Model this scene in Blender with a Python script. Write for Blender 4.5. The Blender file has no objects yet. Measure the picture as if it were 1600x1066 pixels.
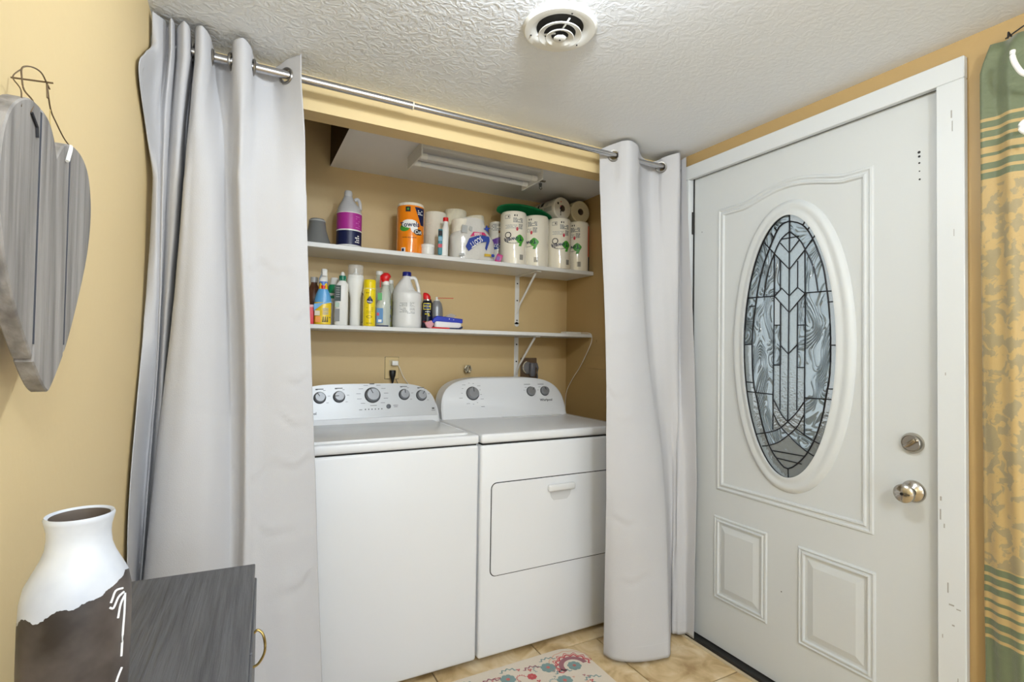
import bpy, bmesh, math, random
from math import sin, cos, pi, radians, atan2, sqrt
from mathutils import Vector, Matrix, geometry, noise
random.seed(7)
SC = bpy.context.scene
COL = SC.collection

# ------------------------------------------------------------------ camera
cam = bpy.data.cameras.new('camera'); camo = bpy.data.objects.new('camera', cam); COL.objects.link(camo)
ya, pi_, ro = radians(28.0), radians(1.26), radians(.855)
F = Vector((sin(ya), cos(ya), 0)); R = Vector((cos(ya), -sin(ya), 0)); U = Vector((0, 0, 1))
F, U = F*cos(pi_)+U*sin(pi_), U*cos(pi_)-F*sin(pi_)
R, U = R*cos(ro)+U*sin(ro), U*cos(ro)-R*sin(ro)
camo.matrix_world = Matrix(((R.x, U.x, -F.x, 0), (R.y, U.y, -F.y, 0), (R.z, U.z, -F.z, 1.243), (0, 0, 0, 1)))
cam.sensor_width = 36; cam.lens = 805.5/1600*36; cam.clip_start = .02
SC.camera = camo

# ------------------------------------------------------------------ world, lamps, exposure
def s2l(c): return tuple((x/12.92 if x <= .04045 else ((x+.055)/1.055)**2.4) for x in c)
def rgb(r, g, b): return s2l((r/255, g/255, b/255))
w = bpy.data.worlds.new('daylight'); SC.world = w; w.use_nodes = True
nt = w.node_tree; nt.nodes.clear()
o = nt.nodes.new('ShaderNodeOutputWorld'); bg = nt.nodes.new('ShaderNodeBackground')
tc = nt.nodes.new('ShaderNodeTexCoord'); sep = nt.nodes.new('ShaderNodeSeparateXYZ'); cr = nt.nodes.new('ShaderNodeValToRGB')
nt.links.new(tc.outputs['Generated'], sep.inputs[0]); 
mp = nt.nodes.new('ShaderNodeMapRange'); mp.inputs[1].default_value = -1; mp.inputs[2].default_value = 1
nt.links.new(sep.outputs['Z'], mp.inputs[0]); nt.links.new(mp.outputs[0], cr.inputs[0])
cr.color_ramp.elements[0].position = .0; cr.color_ramp.elements[0].color = (.55, .57, .60, 1)
cr.color_ramp.elements[1].position = 1; cr.color_ramp.elements[1].color = (.80, .90, 1.0, 1)
e = cr.color_ramp.elements.new(.5); e.color = (.93, .97, 1.0, 1)
bg.inputs[1].default_value = WORLD_STRENGTH = .62
nt.links.new(cr.outputs[0], bg.inputs[0]); nt.links.new(bg.outputs[0], o.inputs[0])

def lamp(name, kind, loc, energy, size, rot=(0, 0, 0), color=(1, 1, 1), **kw):
    l = bpy.data.lights.new(name, kind); ob = bpy.data.objects.new(name, l); COL.objects.link(ob)
    ob.location = loc; ob.rotation_euler = rot; l.energy = energy; l.color = color
    if kind == 'AREA': l.size = size
    else: l.shadow_soft_size = size
    for k, v in kw.items(): setattr(l, k, v)
    return ob
lamp('ceiling_lamp_light', 'POINT', (.60, .80, 2.105), 21, .035, color=(.88, .95, 1.0))
lamp('rear_fill_point', 'POINT', (.25, -.9, 2.0), 60, .10, color=(.90, .96, 1.0))  # added fill behind the camera for surfaces facing it, no known lamp
lamp('rear_fill_area', 'AREA', (.75, -1.7, 1.15), 22, 1.6, rot=(radians(104), 0, 0), color=(.86, .94, 1.0))  # added soft fill from behind the camera, tilted up towards the ceiling
SC.view_settings.view_transform = 'Standard'; SC.view_settings.look = 'None'
SC.view_settings.exposure = 0.09; SC.view_settings.gamma = 1; SC.view_settings.use_curve_mapping = False

# ------------------------------------------------------------------ materials
MATS = {}
def mat(name, col, rough=.5, metal=0, bump=None, var=None, coat=0, trans=0, ior=1.45, stretch=None, alpha=1):
    if name in MATS: return MATS[name]
    m = bpy.data.materials.new(name); m.use_nodes = True; n = m.node_tree.nodes; l = m.node_tree.links
    p = n['Principled BSDF']; p.inputs['Base Color'].default_value = (*col, 1)
    p.inputs['Roughness'].default_value = rough; p.inputs['Metallic'].default_value = metal
    p.inputs['Coat Weight'].default_value = coat; p.inputs['Transmission Weight'].default_value = trans
    p.inputs['IOR'].default_value = ior; p.inputs['Alpha'].default_value = alpha
    def coords():
        t = n.new('ShaderNodeTexCoord'); mpn = n.new('ShaderNodeMapping')
        if stretch: mpn.inputs['Scale'].default_value = stretch
        l.new(t.outputs['Object'], mpn.inputs[0]); return mpn.outputs[0]
    c = coords()
    if var:
        sc, col2, lo, hi = var
        t = n.new('ShaderNodeTexNoise'); t.inputs['Scale'].default_value = sc; t.inputs['Detail'].default_value = 5
        l.new(c, t.inputs['Vector'])
        r = n.new('ShaderNodeValToRGB'); r.color_ramp.elements[0].position = lo; r.color_ramp.elements[1].position = hi
        r.color_ramp.elements[0].color = (*col, 1); r.color_ramp.elements[1].color = (*col2, 1)
        l.new(t.outputs[0], r.inputs[0]); l.new(r.outputs[0], p.inputs['Base Color'])
    if bump:
        sc, st, det = bump
        t = n.new('ShaderNodeTexNoise'); t.inputs['Scale'].default_value = sc; t.inputs['Detail'].default_value = det
        l.new(c, t.inputs['Vector'])
        b = n.new('ShaderNodeBump'); b.inputs['Strength'].default_value = st; b.inputs['Distance'].default_value = .01
        l.new(t.outputs[0], b.inputs['Height']); l.new(b.outputs[0], p.inputs['Normal'])
    MATS[name] = m; return m
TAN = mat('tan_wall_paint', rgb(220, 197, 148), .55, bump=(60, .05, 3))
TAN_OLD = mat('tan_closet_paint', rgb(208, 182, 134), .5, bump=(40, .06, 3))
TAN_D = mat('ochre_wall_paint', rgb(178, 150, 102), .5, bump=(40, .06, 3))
WHITE = mat('white_trim_paint', rgb(206, 210, 213), .38, bump=(30, .02, 2))
SHELFW = mat('white_shelf_paint', rgb(228, 228, 226), .4)
DOORW = mat('white_door_paint', rgb(200, 204, 206), .42, bump=(14, .015, 2))
PLAST = mat('white_plastic', rgb(236, 236, 232), .35)
ENAM = mat('white_enamel', rgb(226, 228, 231), .34, coat=.12)
ENAM_LID = mat('white_enamel_lid', rgb(224, 225, 225), .25, coat=.2)
SILV = mat('silver_fascia', rgb(196, 198, 200), .38, metal=.25)
CHROME = mat('brushed_nickel', rgb(190, 184, 174), .22, metal=1)
STEEL = mat('stainless_rod', rgb(186, 186, 188), .26, metal=1, bump=(30, .02, 2), stretch=(1, 40, 40))
KNOBM = mat('grey_knob', rgb(150, 152, 155), .42, metal=.45)
KNOBD = mat('dark_grey_knob', rgb(88, 90, 94), .4, metal=.4)
BLACK = mat('black_rubber', rgb(20, 20, 20), .5)
DKGAP = mat('dark_gap', rgb(40, 40, 40), .8)
INK = mat('grey_ink', rgb(90, 90, 92), .6)
INKD = mat('dark_ink', rgb(32, 32, 36), .6)
FABRIC = mat('white_linen_fabric', rgb(190, 190, 193), .85, bump=(420, .12, 3))
BRASS = mat('antique_brass', rgb(176, 152, 92), .3, metal=1)
GLASS = mat('clear_plastic', rgb(235, 240, 240), .08, trans=.9, ior=1.3)
def pmat(name, r, g, b, rough=.4, **k): return mat(name, rgb(r, g, b), rough, **k)

# ------------------------------------------------------------------ mesh builder
class MB:
    def __init__(s): s.b = bmesh.new()
    def _add(s, t, mi=0, M=None):
        if M is not None: bmesh.ops.transform(t, matrix=M, verts=t.verts)
        me = bpy.data.meshes.new('tmp')
        for f in t.faces: f.material_index = mi
        t.to_mesh(me); t.free(); s.b.from_mesh(me); bpy.data.meshes.remove(me); return s
    def box(s, x0, x1, y0, y1, z0, z1, bev=0, seg=2, mi=0, M=None):
        t = bmesh.new(); bmesh.ops.create_cube(t, size=1)
        for v in t.verts: v.co = Vector(((x0+x1)/2+v.co.x*(x1-x0), (y0+y1)/2+v.co.y*(y1-y0), (z0+z1)/2+v.co.z*(z1-z0)))
        if bev: bmesh.ops.bevel(t, geom=t.edges[:], offset=bev, segments=seg, affect='EDGES', profile=.5)
        return s._add(t, mi, M)
    def lathe(s, prof, n=28, mi=0, M=None, sx=1, sy=1):
        t = bmesh.new(); rings = []
        for r, z in prof:
            if r < 1e-6: rings.append([t.verts.new((0, 0, z))])
            else: rings.append([t.verts.new((r*sx*cos(2*pi*i/n), r*sy*sin(2*pi*i/n), z)) for i in range(n)])
        for a, b in zip(rings, rings[1:]):
            for i in range(n):
                j = (i+1) % n
                if len(a) == 1 and len(b) == 1: continue
                if len(a) == 1: t.faces.new((a[0], b[j], b[i]))
                elif len(b) == 1: t.faces.new((a[i], a[j], b[0]))
                else: t.faces.new((a[i], a[j], b[j], b[i]))
        bmesh.ops.recalc_face_normals(t, faces=t.faces)
        return s._add(t, mi, M)
    def loft(s, secs, n=28, mi=0, M=None, ex=2.0):
        # secs: (z, cx, cy, rx, ry[, ex]) super-ellipse sections, capped
        t = bmesh.new(); rings = []
        for q in secs:
            z, cx, cy, rx, ry = q[:5]; e = q[5] if len(q) > 5 else ex; ring = []
            for i in range(n):
                a = 2*pi*i/n; c, d = cos(a), sin(a)
                ring.append(t.verts.new((cx+rx*math.copysign(abs(c)**(2/e), c), cy+ry*math.copysign(abs(d)**(2/e), d), z)))
            rings.append(ring)
        for a, b in zip(rings, rings[1:]):
            for i in range(n):
                j = (i+1) % n; t.faces.new((a[i], a[j], b[j], b[i]))
        t.faces.new(rings[0][::-1]); t.faces.new(rings[-1])
        bmesh.ops.recalc_face_normals(t, faces=t.faces)
        return s._add(t, mi, M)
    def tube(s, pts, r, n=10, mi=0, M=None, closed=False):
        t = bmesh.new(); P = [Vector(p) for p in pts]; rings = []; N = len(P)
        up = Vector((0, 0, 1))
        for i, p in enumerate(P):
            if closed: d = P[(i+1) % N]-P[i-1]
            else: d = P[min(i+1, N-1)]-P[max(i-1, 0)]
            d.normalize()
            a = d.cross(up)
            if a.length < .05: a = d.cross(Vector((1, 0, 0)))
            a.normalize(); b = d.cross(a)
            rr = r[i] if isinstance(r, (list, tuple)) else r
            rings.append([t.verts.new(p+rr*(a*cos(2*pi*k/n)+b*sin(2*pi*k/n))) for k in range(n)])
        pr = list(zip(rings, rings[1:]))+([(rings[-1], rings[0])] if closed else [])
        for a, b in pr:
            for k in range(n):
                j = (k+1) % n; t.faces.new((a[k], a[j], b[j], b[k]))
        if not closed: t.faces.new(rings[0][::-1]); t.faces.new(rings[-1])
        bmesh.ops.recalc_face_normals(t, faces=t.faces)
        return s._add(t, mi, M)
    def prism(s, poly, y0, y1, bev=0, mi=0, M=None, seg=1):
        # polygon in (x,z), extruded along y
        t = bmesh.new(); a = [t.verts.new((x, y0, z)) for x, z in poly]; b = [t.verts.new((x, y1, z)) for x, z in poly]
        n = len(poly)
        f0 = t.faces.new(a); f1 = t.faces.new(b[::-1])
        for i in range(n): t.faces.new((a[i], b[i], b[(i+1) % n], a[(i+1) % n]))
        bmesh.ops.recalc_face_normals(t, faces=t.faces)
        if bev:
            es = [e for e in t.edges if (e.verts[0].co.y == e.verts[1].co.y)]
            bmesh.ops.bevel(t, geom=es, offset=bev, segments=seg, affect='EDGES')
        return s._add(t, mi, M)
    def grid(s, fn, nu, nv, mi=0, closed_u=False):
        t = bmesh.new(); V = [[t.verts.new(fn(i/nu, j/nv)) for j in range(nv+1)] for i in range(nu+(0 if closed_u else 1))]
        for i in range(nu):
            for j in range(nv):
                k = (i+1) % len(V); t.faces.new((V[i][j], V[k][j], V[k][j+1], V[i][j+1]))
        return s._add(t, mi)
    def cyl_patch(s, r, w, z0, z1, mask=None, mi=0, nx=None, nz=None, sc=0.0, ry=None, prof=None):
        # label patch on an upright cylinder of radius r (front is -Y); mask(s, z) in metres
        nx = nx or max(6, int(w/.002)); nz = nz or (max(2, int((z1-z0)/.002)) if mask else 2)
        t = bmesh.new(); V = {}
        def vert(i, j):
            if (i, j) not in V:
                sx = sc-w/2+w*i/nx; z = z0+(z1-z0)*j/nz; rr = prof(z) if prof else r; a = sx/rr
                V[i, j] = t.verts.new((rr*sin(a), -(ry or rr)*cos(a), z))
            return V[i, j]
        for i in range(nx):
            for j in range(nz):
                sx = sc-w/2+w*(i+.5)/nx; z = z0+(z1-z0)*(j+.5)/nz
                if mask is None or mask(sx, z): t.faces.new((vert(i, j), vert(i+1, j), vert(i+1, j+1), vert(i, j+1)))
        return s._add(t, mi)
    def tmesh(s, me, M=None, mi=0, fn=None):
        t = bmesh.new(); t.from_mesh(me)
        if M is not None: bmesh.ops.transform(t, matrix=M, verts=t.verts)
        if fn:
            for v in t.verts: v.co = fn(v.co)
        return s._add(t, mi)
    def obj(s, name, mats, parent=None, smooth=True, ang=35, kind=None):
        me = bpy.data.meshes.new(name); s.b.to_mesh(me); s.b.free()
        for m in (mats if isinstance(mats, (list, tuple)) else [mats]): me.materials.append(m)
        if smooth:
            for p in me.polygons: p.use_smooth = True
            try: me.set_sharp_from_angle(angle=radians(ang))
            except Exception: pass
        ob = bpy.data.objects.new(name, me); COL.objects.link(ob)
        if parent: ob.parent = parent
        if name in ('printed_design', 'floral_pattern', 'panel_print', 'white_drips', 'scuff_mark', 'screw_hole', 'lettering', 'hem_stitching'): kind = 'stuff'
        if kind: ob['kind'] = kind
        return ob
_tc = {}
def text_me(txt, size=1, extr=0):
    k = (txt, size, extr)
    if k not in _tc:
        c = bpy.data.curves.new('t', 'FONT'); c.body = txt; c.size = size; c.align_x = 'CENTER'; c.align_y = 'CENTER'; c.extrude = extr
        c.resolution_u = 2; c.offset = size*.018
        ob = bpy.data.objects.new('t', c); COL.objects.link(ob); bpy.context.view_layer.update()
        me = bpy.data.meshes.new_from_object(ob.evaluated_get(bpy.context.evaluated_depsgraph_get()))
        bpy.data.objects.remove(ob); bpy.data.curves.remove(c); _tc[k] = me
    return _tc[k]
def cyl_text(mb, txt, size, r, z, s0=0, rot=0, mi=0, bold=0, sx=1):
    me = text_me(txt, size)
    M = Matrix.Rotation(rot, 4, 'Z') @ Matrix.Diagonal((sx, 1, 1, 1))
    t = bmesh.new(); t.from_mesh(me); bmesh.ops.transform(t, matrix=M, verts=t.verts)
    bmesh.ops.subdivide_edges(t, edges=[e for e in t.edges if e.calc_length() > size*.25], cuts=1)
    for v in t.verts:
        a = (s0+v.co.x)/r; v.co = Vector((r*sin(a), -r*cos(a), z+v.co.y))
    mb._add(t, mi)
def flat_text(mb, txt, size, M, mi=0): mb.tmesh(text_me(txt, size), M, mi)

def tag(o, label=None, cat=None, group=None, kind=None):
    if label: o['label'] = label
    if cat: o['category'] = cat
    if group: o['group'] = group
    if kind: o['kind'] = kind
    return o
def thing(name, label, cat, loc=(0, 0, 0), rz=0, group=None):
    o = bpy.data.objects.new(name, None); COL.objects.link(o); o.empty_display_size = .05
    o.location = loc; o.rotation_euler = (0, 0, rz); return tag(o, label, cat, group)
def T(x, y, z): return Matrix.Translation((x, y, z))
def RX(a): return Matrix.Rotation(a, 4, 'X')
def RY(a): return Matrix.Rotation(a, 4, 'Y')
def RZ(a): return Matrix.Rotation(a, 4, 'Z')
def copy_tree(o, parent=None):
    c = o.copy(); COL.objects.link(c); c.parent = parent
    for ch in [x for x in bpy.data.objects if x.parent == o]: copy_tree(ch, c)
    return c
def cr1(p0, p1, p2, p3, t):
    return .5*((2*p1)+(-p0+p2)*t+(2*p0-5*p1+4*p2-p3)*t*t+(-p0+3*p1-3*p2+p3)*t**3)
def spline(pts, sub=6):
    P = [Vector(p) for p in pts]; out = []
    for i in range(len(P)-1):
        a = P[max(i-1, 0)]; b = P[i]; c = P[i+1]; d = P[min(i+2, len(P)-1)]
        for k in range(sub): out.append(cr1(a, b, c, d, k/sub))
    out.append(P[-1]); return out

# measured plan sections of the two curtains and the came pattern of the oval window (metres)
LEFT_ROWS = [(2.135,[(0.15,1.675),(0.114,1.72),(0.074,1.765),(0.028,1.745),(0.013,1.69),(-0.007,1.665),(-0.03,1.68),(-0.04,1.73),(-0.061,1.765),(-0.082,1.745),(-0.091,1.69),(-0.108,1.662),(-0.124,1.68),(-0.131,1.74),(-0.139,1.76),(-0.139,1.683),(-0.151,1.665),(-0.167,1.688),(-0.175,1.715),(-0.176,1.688),(-0.181,1.66),(-0.192,1.703),(-0.198,1.688),(-0.211,1.665),(-0.222,1.654),(-0.222,1.676)]),(2.06,[(0.152,1.675),(0.116,1.72),(0.076,1.765),(0.03,1.745),(0.015,1.69),(-0.005,1.665),(-0.028,1.68),(-0.038,1.73),(-0.059,1.765),(-0.08,1.745),(-0.089,1.69),(-0.106,1.662),(-0.123,1.68),(-0.13,1.74),(-0.137,1.76),(-0.137,1.683),(-0.149,1.665),(-0.165,1.688),(-0.173,1.715),(-0.174,1.688),(-0.179,1.66),(-0.191,1.703),(-0.197,1.688),(-0.209,1.665),(-0.222,1.669),(-0.222,1.683)]),(1.98,[(0.158,1.67),(0.122,1.705),(0.08,1.737),(0.034,1.723),(0.013,1.683),(-0.007,1.663),(-0.027,1.685),(-0.04,1.725),(-0.059,1.742),(-0.079,1.718),(-0.094,1.675),(-0.113,1.659),(-0.128,1.68),(-0.134,1.74),(-0.142,1.76),(-0.143,1.688),(-0.153,1.675),(-0.167,1.69),(-0.176,1.714),(-0.178,1.69),(-0.184,1.67),(-0.195,1.698),(-0.203,1.683),(-0.216,1.655),(-0.222,1.565),(-0.222,1.607)]),(1.9,[(0.164,1.665),(0.128,1.69),(0.085,1.71),(0.038,1.7),(0.012,1.675),(-0.008,1.66),(-0.026,1.69),(-0.041,1.72),(-0.059,1.72),(-0.079,1.69),(-0.099,1.66),(-0.119,1.655),(-0.132,1.68),(-0.138,1.74),(-0.148,1.76),(-0.148,1.692),(-0.157,1.68),(-0.17,1.692),(-0.179,1.712),(-0.182,1.692),(-0.189,1.677),(-0.2,1.692),(-0.209,1.677),(-0.222,1.63),(-0.222,1.484),(-0.222,1.531)]),(1.8,[(0.168,1.663),(0.133,1.672),(0.09,1.685),(0.037,1.68),(0.012,1.663),(-0.008,1.652),(-0.026,1.69),(-0.042,1.71),(-0.058,1.695),(-0.077,1.67),(-0.099,1.652),(-0.12,1.652),(-0.137,1.672),(-0.14,1.74),(-0.15,1.76),(-0.152,1.695),(-0.16,1.683),(-0.172,1.695),(-0.182,1.712),(-0.184,1.695),(-0.19,1.68),(-0.198,1.692),(-0.205,1.683),(-0.213,1.66),(-0.222,1.62),(-0.222,1.665)]),(1.7,[(0.173,1.66),(0.138,1.655),(0.095,1.66),(0.036,1.66),(0.011,1.65),(-0.008,1.645),(-0.026,1.69),(-0.042,1.7),(-0.058,1.67),(-0.076,1.65),(-0.098,1.645),(-0.121,1.65),(-0.141,1.665),(-0.143,1.74),(-0.152,1.76),(-0.155,1.698),(-0.162,1.688),(-0.175,1.698),(-0.184,1.712),(-0.187,1.698),(-0.191,1.683),(-0.197,1.692),(-0.201,1.688),(-0.204,1.683),(-0.214,1.692),(-0.215,1.718)]),(1.3,[(0.192,1.655),(0.155,1.645),(0.112,1.64),(0.061,1.64),(0.032,1.63),(0.015,1.625),(-0.0,1.67),(-0.02,1.69),(-0.036,1.67),(-0.066,1.64),(-0.102,1.625),(-0.132,1.635),(-0.159,1.66),(-0.161,1.73),(-0.169,1.76),(-0.173,1.708),(-0.178,1.698),(-0.185,1.708),(-0.19,1.718),(-0.191,1.708),(-0.19,1.692),(-0.195,1.698),(-0.2,1.688),(-0.208,1.683),(-0.222,1.68),(-0.222,1.685)]),(0.9,[(0.213,1.65),(0.172,1.635),(0.12,1.625),(0.07,1.62),(0.04,1.61),(0.025,1.605),(0.012,1.64),(-0.007,1.655),(-0.025,1.64),(-0.062,1.61),(-0.113,1.6),(-0.153,1.61),(-0.185,1.64),(-0.188,1.71),(-0.188,1.74),(-0.186,1.692),(-0.188,1.683),(-0.194,1.688),(-0.2,1.703),(-0.2,1.688),(-0.2,1.67),(-0.207,1.683),(-0.216,1.67),(-0.222,1.618),(-0.222,1.538),(-0.222,1.563)]),(0.5,[(0.233,1.65),(0.194,1.63),(0.144,1.61),(0.086,1.6),(0.054,1.59),(0.031,1.585),(0.015,1.61),(-0.0,1.62),(-0.023,1.61),(-0.073,1.58),(-0.129,1.58),(-0.177,1.59),(-0.205,1.62),(-0.208,1.69),(-0.206,1.72),(-0.205,1.683),(-0.207,1.67),(-0.212,1.683),(-0.218,1.692),(-0.217,1.677),(-0.215,1.65),(-0.222,1.669),(-0.222,1.633),(-0.222,1.58),(-0.222,1.548),(-0.222,1.563)]),(0.015,[(0.261,1.65),(0.226,1.63),(0.175,1.6),(0.113,1.59),(0.073,1.57),(0.042,1.57),(0.027,1.59),(0.004,1.6),(-0.026,1.59),(-0.074,1.56),(-0.135,1.56),(-0.185,1.57),(-0.213,1.6),(-0.214,1.67),(-0.209,1.7),(-0.207,1.67),(-0.208,1.65),(-0.214,1.67),(-0.22,1.683),(-0.218,1.66),(-0.216,1.63),(-0.222,1.644),(-0.222,1.619),(-0.222,1.578),(-0.222,1.562),(-0.222,1.578)])]
RIGHT_ROWS = [(2.135,[(1.35,1.765),(1.372,1.745),(1.393,1.72),(1.41,1.69),(1.438,1.67),(1.49,1.685),(1.532,1.72),(1.574,1.75),(1.638,1.77),(1.664,1.745),(1.667,1.72),(1.684,1.69),(1.709,1.665),(1.736,1.68),(1.772,1.719),(1.772,1.703),(1.772,1.687),(1.772,1.68)]),(2.05,[(1.351,1.765),(1.373,1.745),(1.395,1.72),(1.411,1.69),(1.439,1.67),(1.491,1.685),(1.533,1.72),(1.575,1.75),(1.639,1.77),(1.665,1.745),(1.668,1.72),(1.685,1.69),(1.71,1.665),(1.737,1.68),(1.772,1.717),(1.772,1.702),(1.772,1.687),(1.772,1.679)]),(1.9,[(1.338,1.74),(1.356,1.72),(1.38,1.7),(1.405,1.68),(1.437,1.665),(1.492,1.68),(1.533,1.71),(1.579,1.74),(1.626,1.75),(1.653,1.73),(1.664,1.71),(1.686,1.69),(1.709,1.67),(1.735,1.68),(1.772,1.716),(1.772,1.701),(1.772,1.678),(1.772,1.667)]),(1.3,[(1.326,1.68),(1.347,1.67),(1.389,1.66),(1.435,1.655),(1.492,1.66),(1.533,1.67),(1.566,1.69),(1.601,1.7),(1.629,1.69),(1.656,1.68),(1.682,1.675),(1.704,1.67),(1.728,1.675),(1.75,1.7),(1.772,1.71),(1.772,1.687),(1.772,1.65),(1.772,1.628)]),(0.65,[(1.322,1.66),(1.348,1.64),(1.397,1.62),(1.455,1.61),(1.524,1.61),(1.587,1.62),(1.624,1.64),(1.66,1.68),(1.709,1.71),(1.732,1.71),(1.733,1.7),(1.739,1.69),(1.732,1.68),(1.74,1.68),(1.753,1.67),(1.766,1.66),(1.772,1.637),(1.772,1.608)]),(0.015,[(1.349,1.7),(1.356,1.66),(1.381,1.63),(1.427,1.6),(1.486,1.58),(1.545,1.57),(1.584,1.57),(1.637,1.62),(1.701,1.68),(1.725,1.7),(1.719,1.69),(1.721,1.685),(1.732,1.68),(1.737,1.67),(1.755,1.665),(1.772,1.66),(1.772,1.63),(1.772,1.616)])]
CAMES = {'ring':[(0.0025,0.4655),(-0.0395,0.4515),(-0.0805,0.3725),(-0.1065,0.3095),(-0.1285,0.2235),(-0.1375,0.1665),(-0.1485,0.0885),(-0.1535,0.0005),(-0.1475,-0.1385),(-0.1315,-0.2075),(-0.1065,-0.3075),(-0.0765,-0.3835),(-0.0425,-0.4295),(-0.0005,-0.4565),(0.0545,-0.4115),(0.0955,-0.3425),(0.1245,-0.2585),(0.1385,-0.1845),(0.1525,-0.0975),(0.1545,0.0295),(0.1495,0.1305),(0.1405,0.2055),(0.1265,0.2865),(0.0885,0.3895),(0.0515,0.4425),(0.0025,0.4655)],'arch_l':[(0.0035,0.4265),(-0.0255,0.4085),(-0.0425,0.3865),(-0.0585,0.3535),(-0.0835,0.2905),(-0.1025,0.1925)],'arch_r':[(0.0035,0.4265),(0.0415,0.3895),(0.0635,0.3485),(0.0955,0.2765),(0.1105,0.1925)],'center':[(0.0025,0.4925),(0.0025,0.3465),(0.0025,0.2845),(0.0015,0.1265),(0.0005,-0.0065),(-0.0015,-0.2825)],'v1':[(-0.0585,0.3535),(0.0025,0.2845),(0.0615,0.3465)],'v0':[(-0.0335,0.3895),(0.0025,0.3465),(0.0415,0.3885)],'tri':[(-0.0285,0.4035),(0.0395,0.4015)],'v2':[(-0.0575,0.1895),(-0.0275,0.2175),(0.0025,0.1855),(0.0345,0.2145),(0.0635,0.1885)],'v3':[(-0.0565,0.1885),(0.0025,0.1235),(0.0635,0.1885)],'cl':[(-0.0585,0.3535),(-0.0585,0.0845),(-0.0605,-0.0805),(-0.0615,-0.3205)],'cr':[(0.0625,0.3455),(0.0645,0.0795),(0.0625,-0.0765),(0.0615,-0.3255)],'il':[(-0.0325,0.3215),(-0.0335,0.2135)],'il2':[(-0.0325,0.1635),(-0.0325,-0.2405)],'ir':[(0.0355,0.3115),(0.0355,0.2145)],'ir2':[(0.0355,0.1585),(0.0335,-0.2365)],'tk1':[(-0.0575,0.0785),(-0.0325,0.0775)],'tk2':[(0.0375,0.0745),(0.0635,0.0745)],'v4':[(-0.0325,0.0015),(-0.0005,-0.0315),(0.0335,0.0025)],'tk3':[(-0.0605,-0.0745),(-0.0335,-0.0735)],'tk4':[(0.0345,-0.0805),(0.0625,-0.0795)],'hl':[(-0.1705,0.1925),(-0.0575,0.1895)],'hr':[(0.0635,0.1905),(0.1405,0.1895),(0.1785,0.1885)],'hl2':[(-0.1755,-0.1835),(-0.0615,-0.1865)],'hr2':[(0.0625,-0.1885),(0.1735,-0.1865)],'a1':[(-0.0615,-0.2015),(-0.0285,-0.2565),(-0.0015,-0.2825),(0.0385,-0.3085),(0.0955,-0.3375),(0.1345,-0.3505)],'a2':[(-0.0615,-0.2545),(-0.0375,-0.2965),(0.0015,-0.3315),(0.0395,-0.3615),(0.0755,-0.3825),(0.1105,-0.3965)],'b1':[(0.0615,-0.2035),(0.0335,-0.2445),(-0.0015,-0.2825),(-0.0485,-0.3215),(-0.1305,-0.3475)],'b2':[(0.0615,-0.2485),(0.0335,-0.2995),(0.0015,-0.3315),(-0.0365,-0.3635),(-0.0795,-0.3835),(-0.1065,-0.3905)],'h3':[(-0.0685,-0.4005),(0.0675,-0.3985)],'h4':[(-0.0425,-0.4255),(0.0525,-0.4285)],'ct':[(0.0005,-0.4555),(0.0015,-0.4945)],'s1':[(-0.1675,0.1575),(-0.1385,0.1585)],'s2':[(-0.1875,0.0045),(-0.1535,0.0055)],'s3':[(0.1445,0.1505),(0.1785,0.1515)],'s4':[(0.1545,0.0005),(0.1915,0.0005)],'s5':[(-0.1755,-0.1455),(-0.1445,-0.1465)],'s6':[(0.1415,-0.1515),(0.1765,-0.1495)],'d1':[(-0.1005,0.4025),(-0.0585,0.3535)],'d2':[(0.0615,0.3465),(0.1065,0.4025)],'d3':[(-0.0725,0.4355),(-0.0615,0.4155)],'d4':[(-0.0585,0.4535),(-0.0475,0.4385)],'d5':[(0.0545,0.4395),(0.0665,0.4595)],'d6':[(0.0715,0.4185),(0.0865,0.4355)]}

# ================================================================== ROOM SHELL
XL, XR, YO, YB, H = -.23, 1.80, 1.817, 2.667, 2.153
def struct(name, mb, m, parent=None, label=None, **k):
    o = mb.obj(name, m, parent, **k)
    if parent is None: o['kind'] = 'structure'
    if label: o['label'] = label
    return o
# ceiling: stomp-textured white paint
m = mat('textured_ceiling', rgb(226, 230, 236), .6)
n = m.node_tree.nodes; l = m.node_tree.links; p = n['Principled BSDF']
t = n.new('ShaderNodeTexCoord'); a = n.new('ShaderNodeTexNoise'); a.inputs['Scale'].default_value = 34; a.inputs['Detail'].default_value = 3; a.inputs['Distortion'].default_value = 1.6
l.new(t.outputs['Object'], a.inputs['Vector'])
r = n.new('ShaderNodeValToRGB'); r.color_ramp.elements[0].position = .42; r.color_ramp.elements[1].position = .62; l.new(a.outputs[0], r.inputs[0])
# texture fades out towards the smoother patch near the door
sp = n.new('ShaderNodeSeparateXYZ'); l.new(t.outputs['Object'], sp.inputs[0])
mr = n.new('ShaderNodeMapRange'); mr.inputs[1].default_value = .35; mr.inputs[2].default_value = 1.0; mr.inputs[3].default_value = .55; mr.inputs[4].default_value = .1
l.new(sp.outputs['X'], mr.inputs[0])
b = n.new('ShaderNodeBump'); b.inputs['Distance'].default_value = .004; l.new(mr.outputs[0], b.inputs['Strength']); l.new(r.outputs[0], b.inputs['Height']); l.new(b.outputs[0], p.inputs['Normal'])
CEIL = m
struct('ceiling', MB().box(XL-.1, XR+.15, -2.4, YO, H, H+.06), CEIL, smooth=False)
struct('wall_left', MB().box(XL-.1, XL, -2.4, YB, 0, 2.7), TAN, smooth=False)
struct('wall_back', MB().box(XL-.1, XR+.12, YB, YB+.08, 0, 2.7), TAN_OLD, smooth=False)
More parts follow.
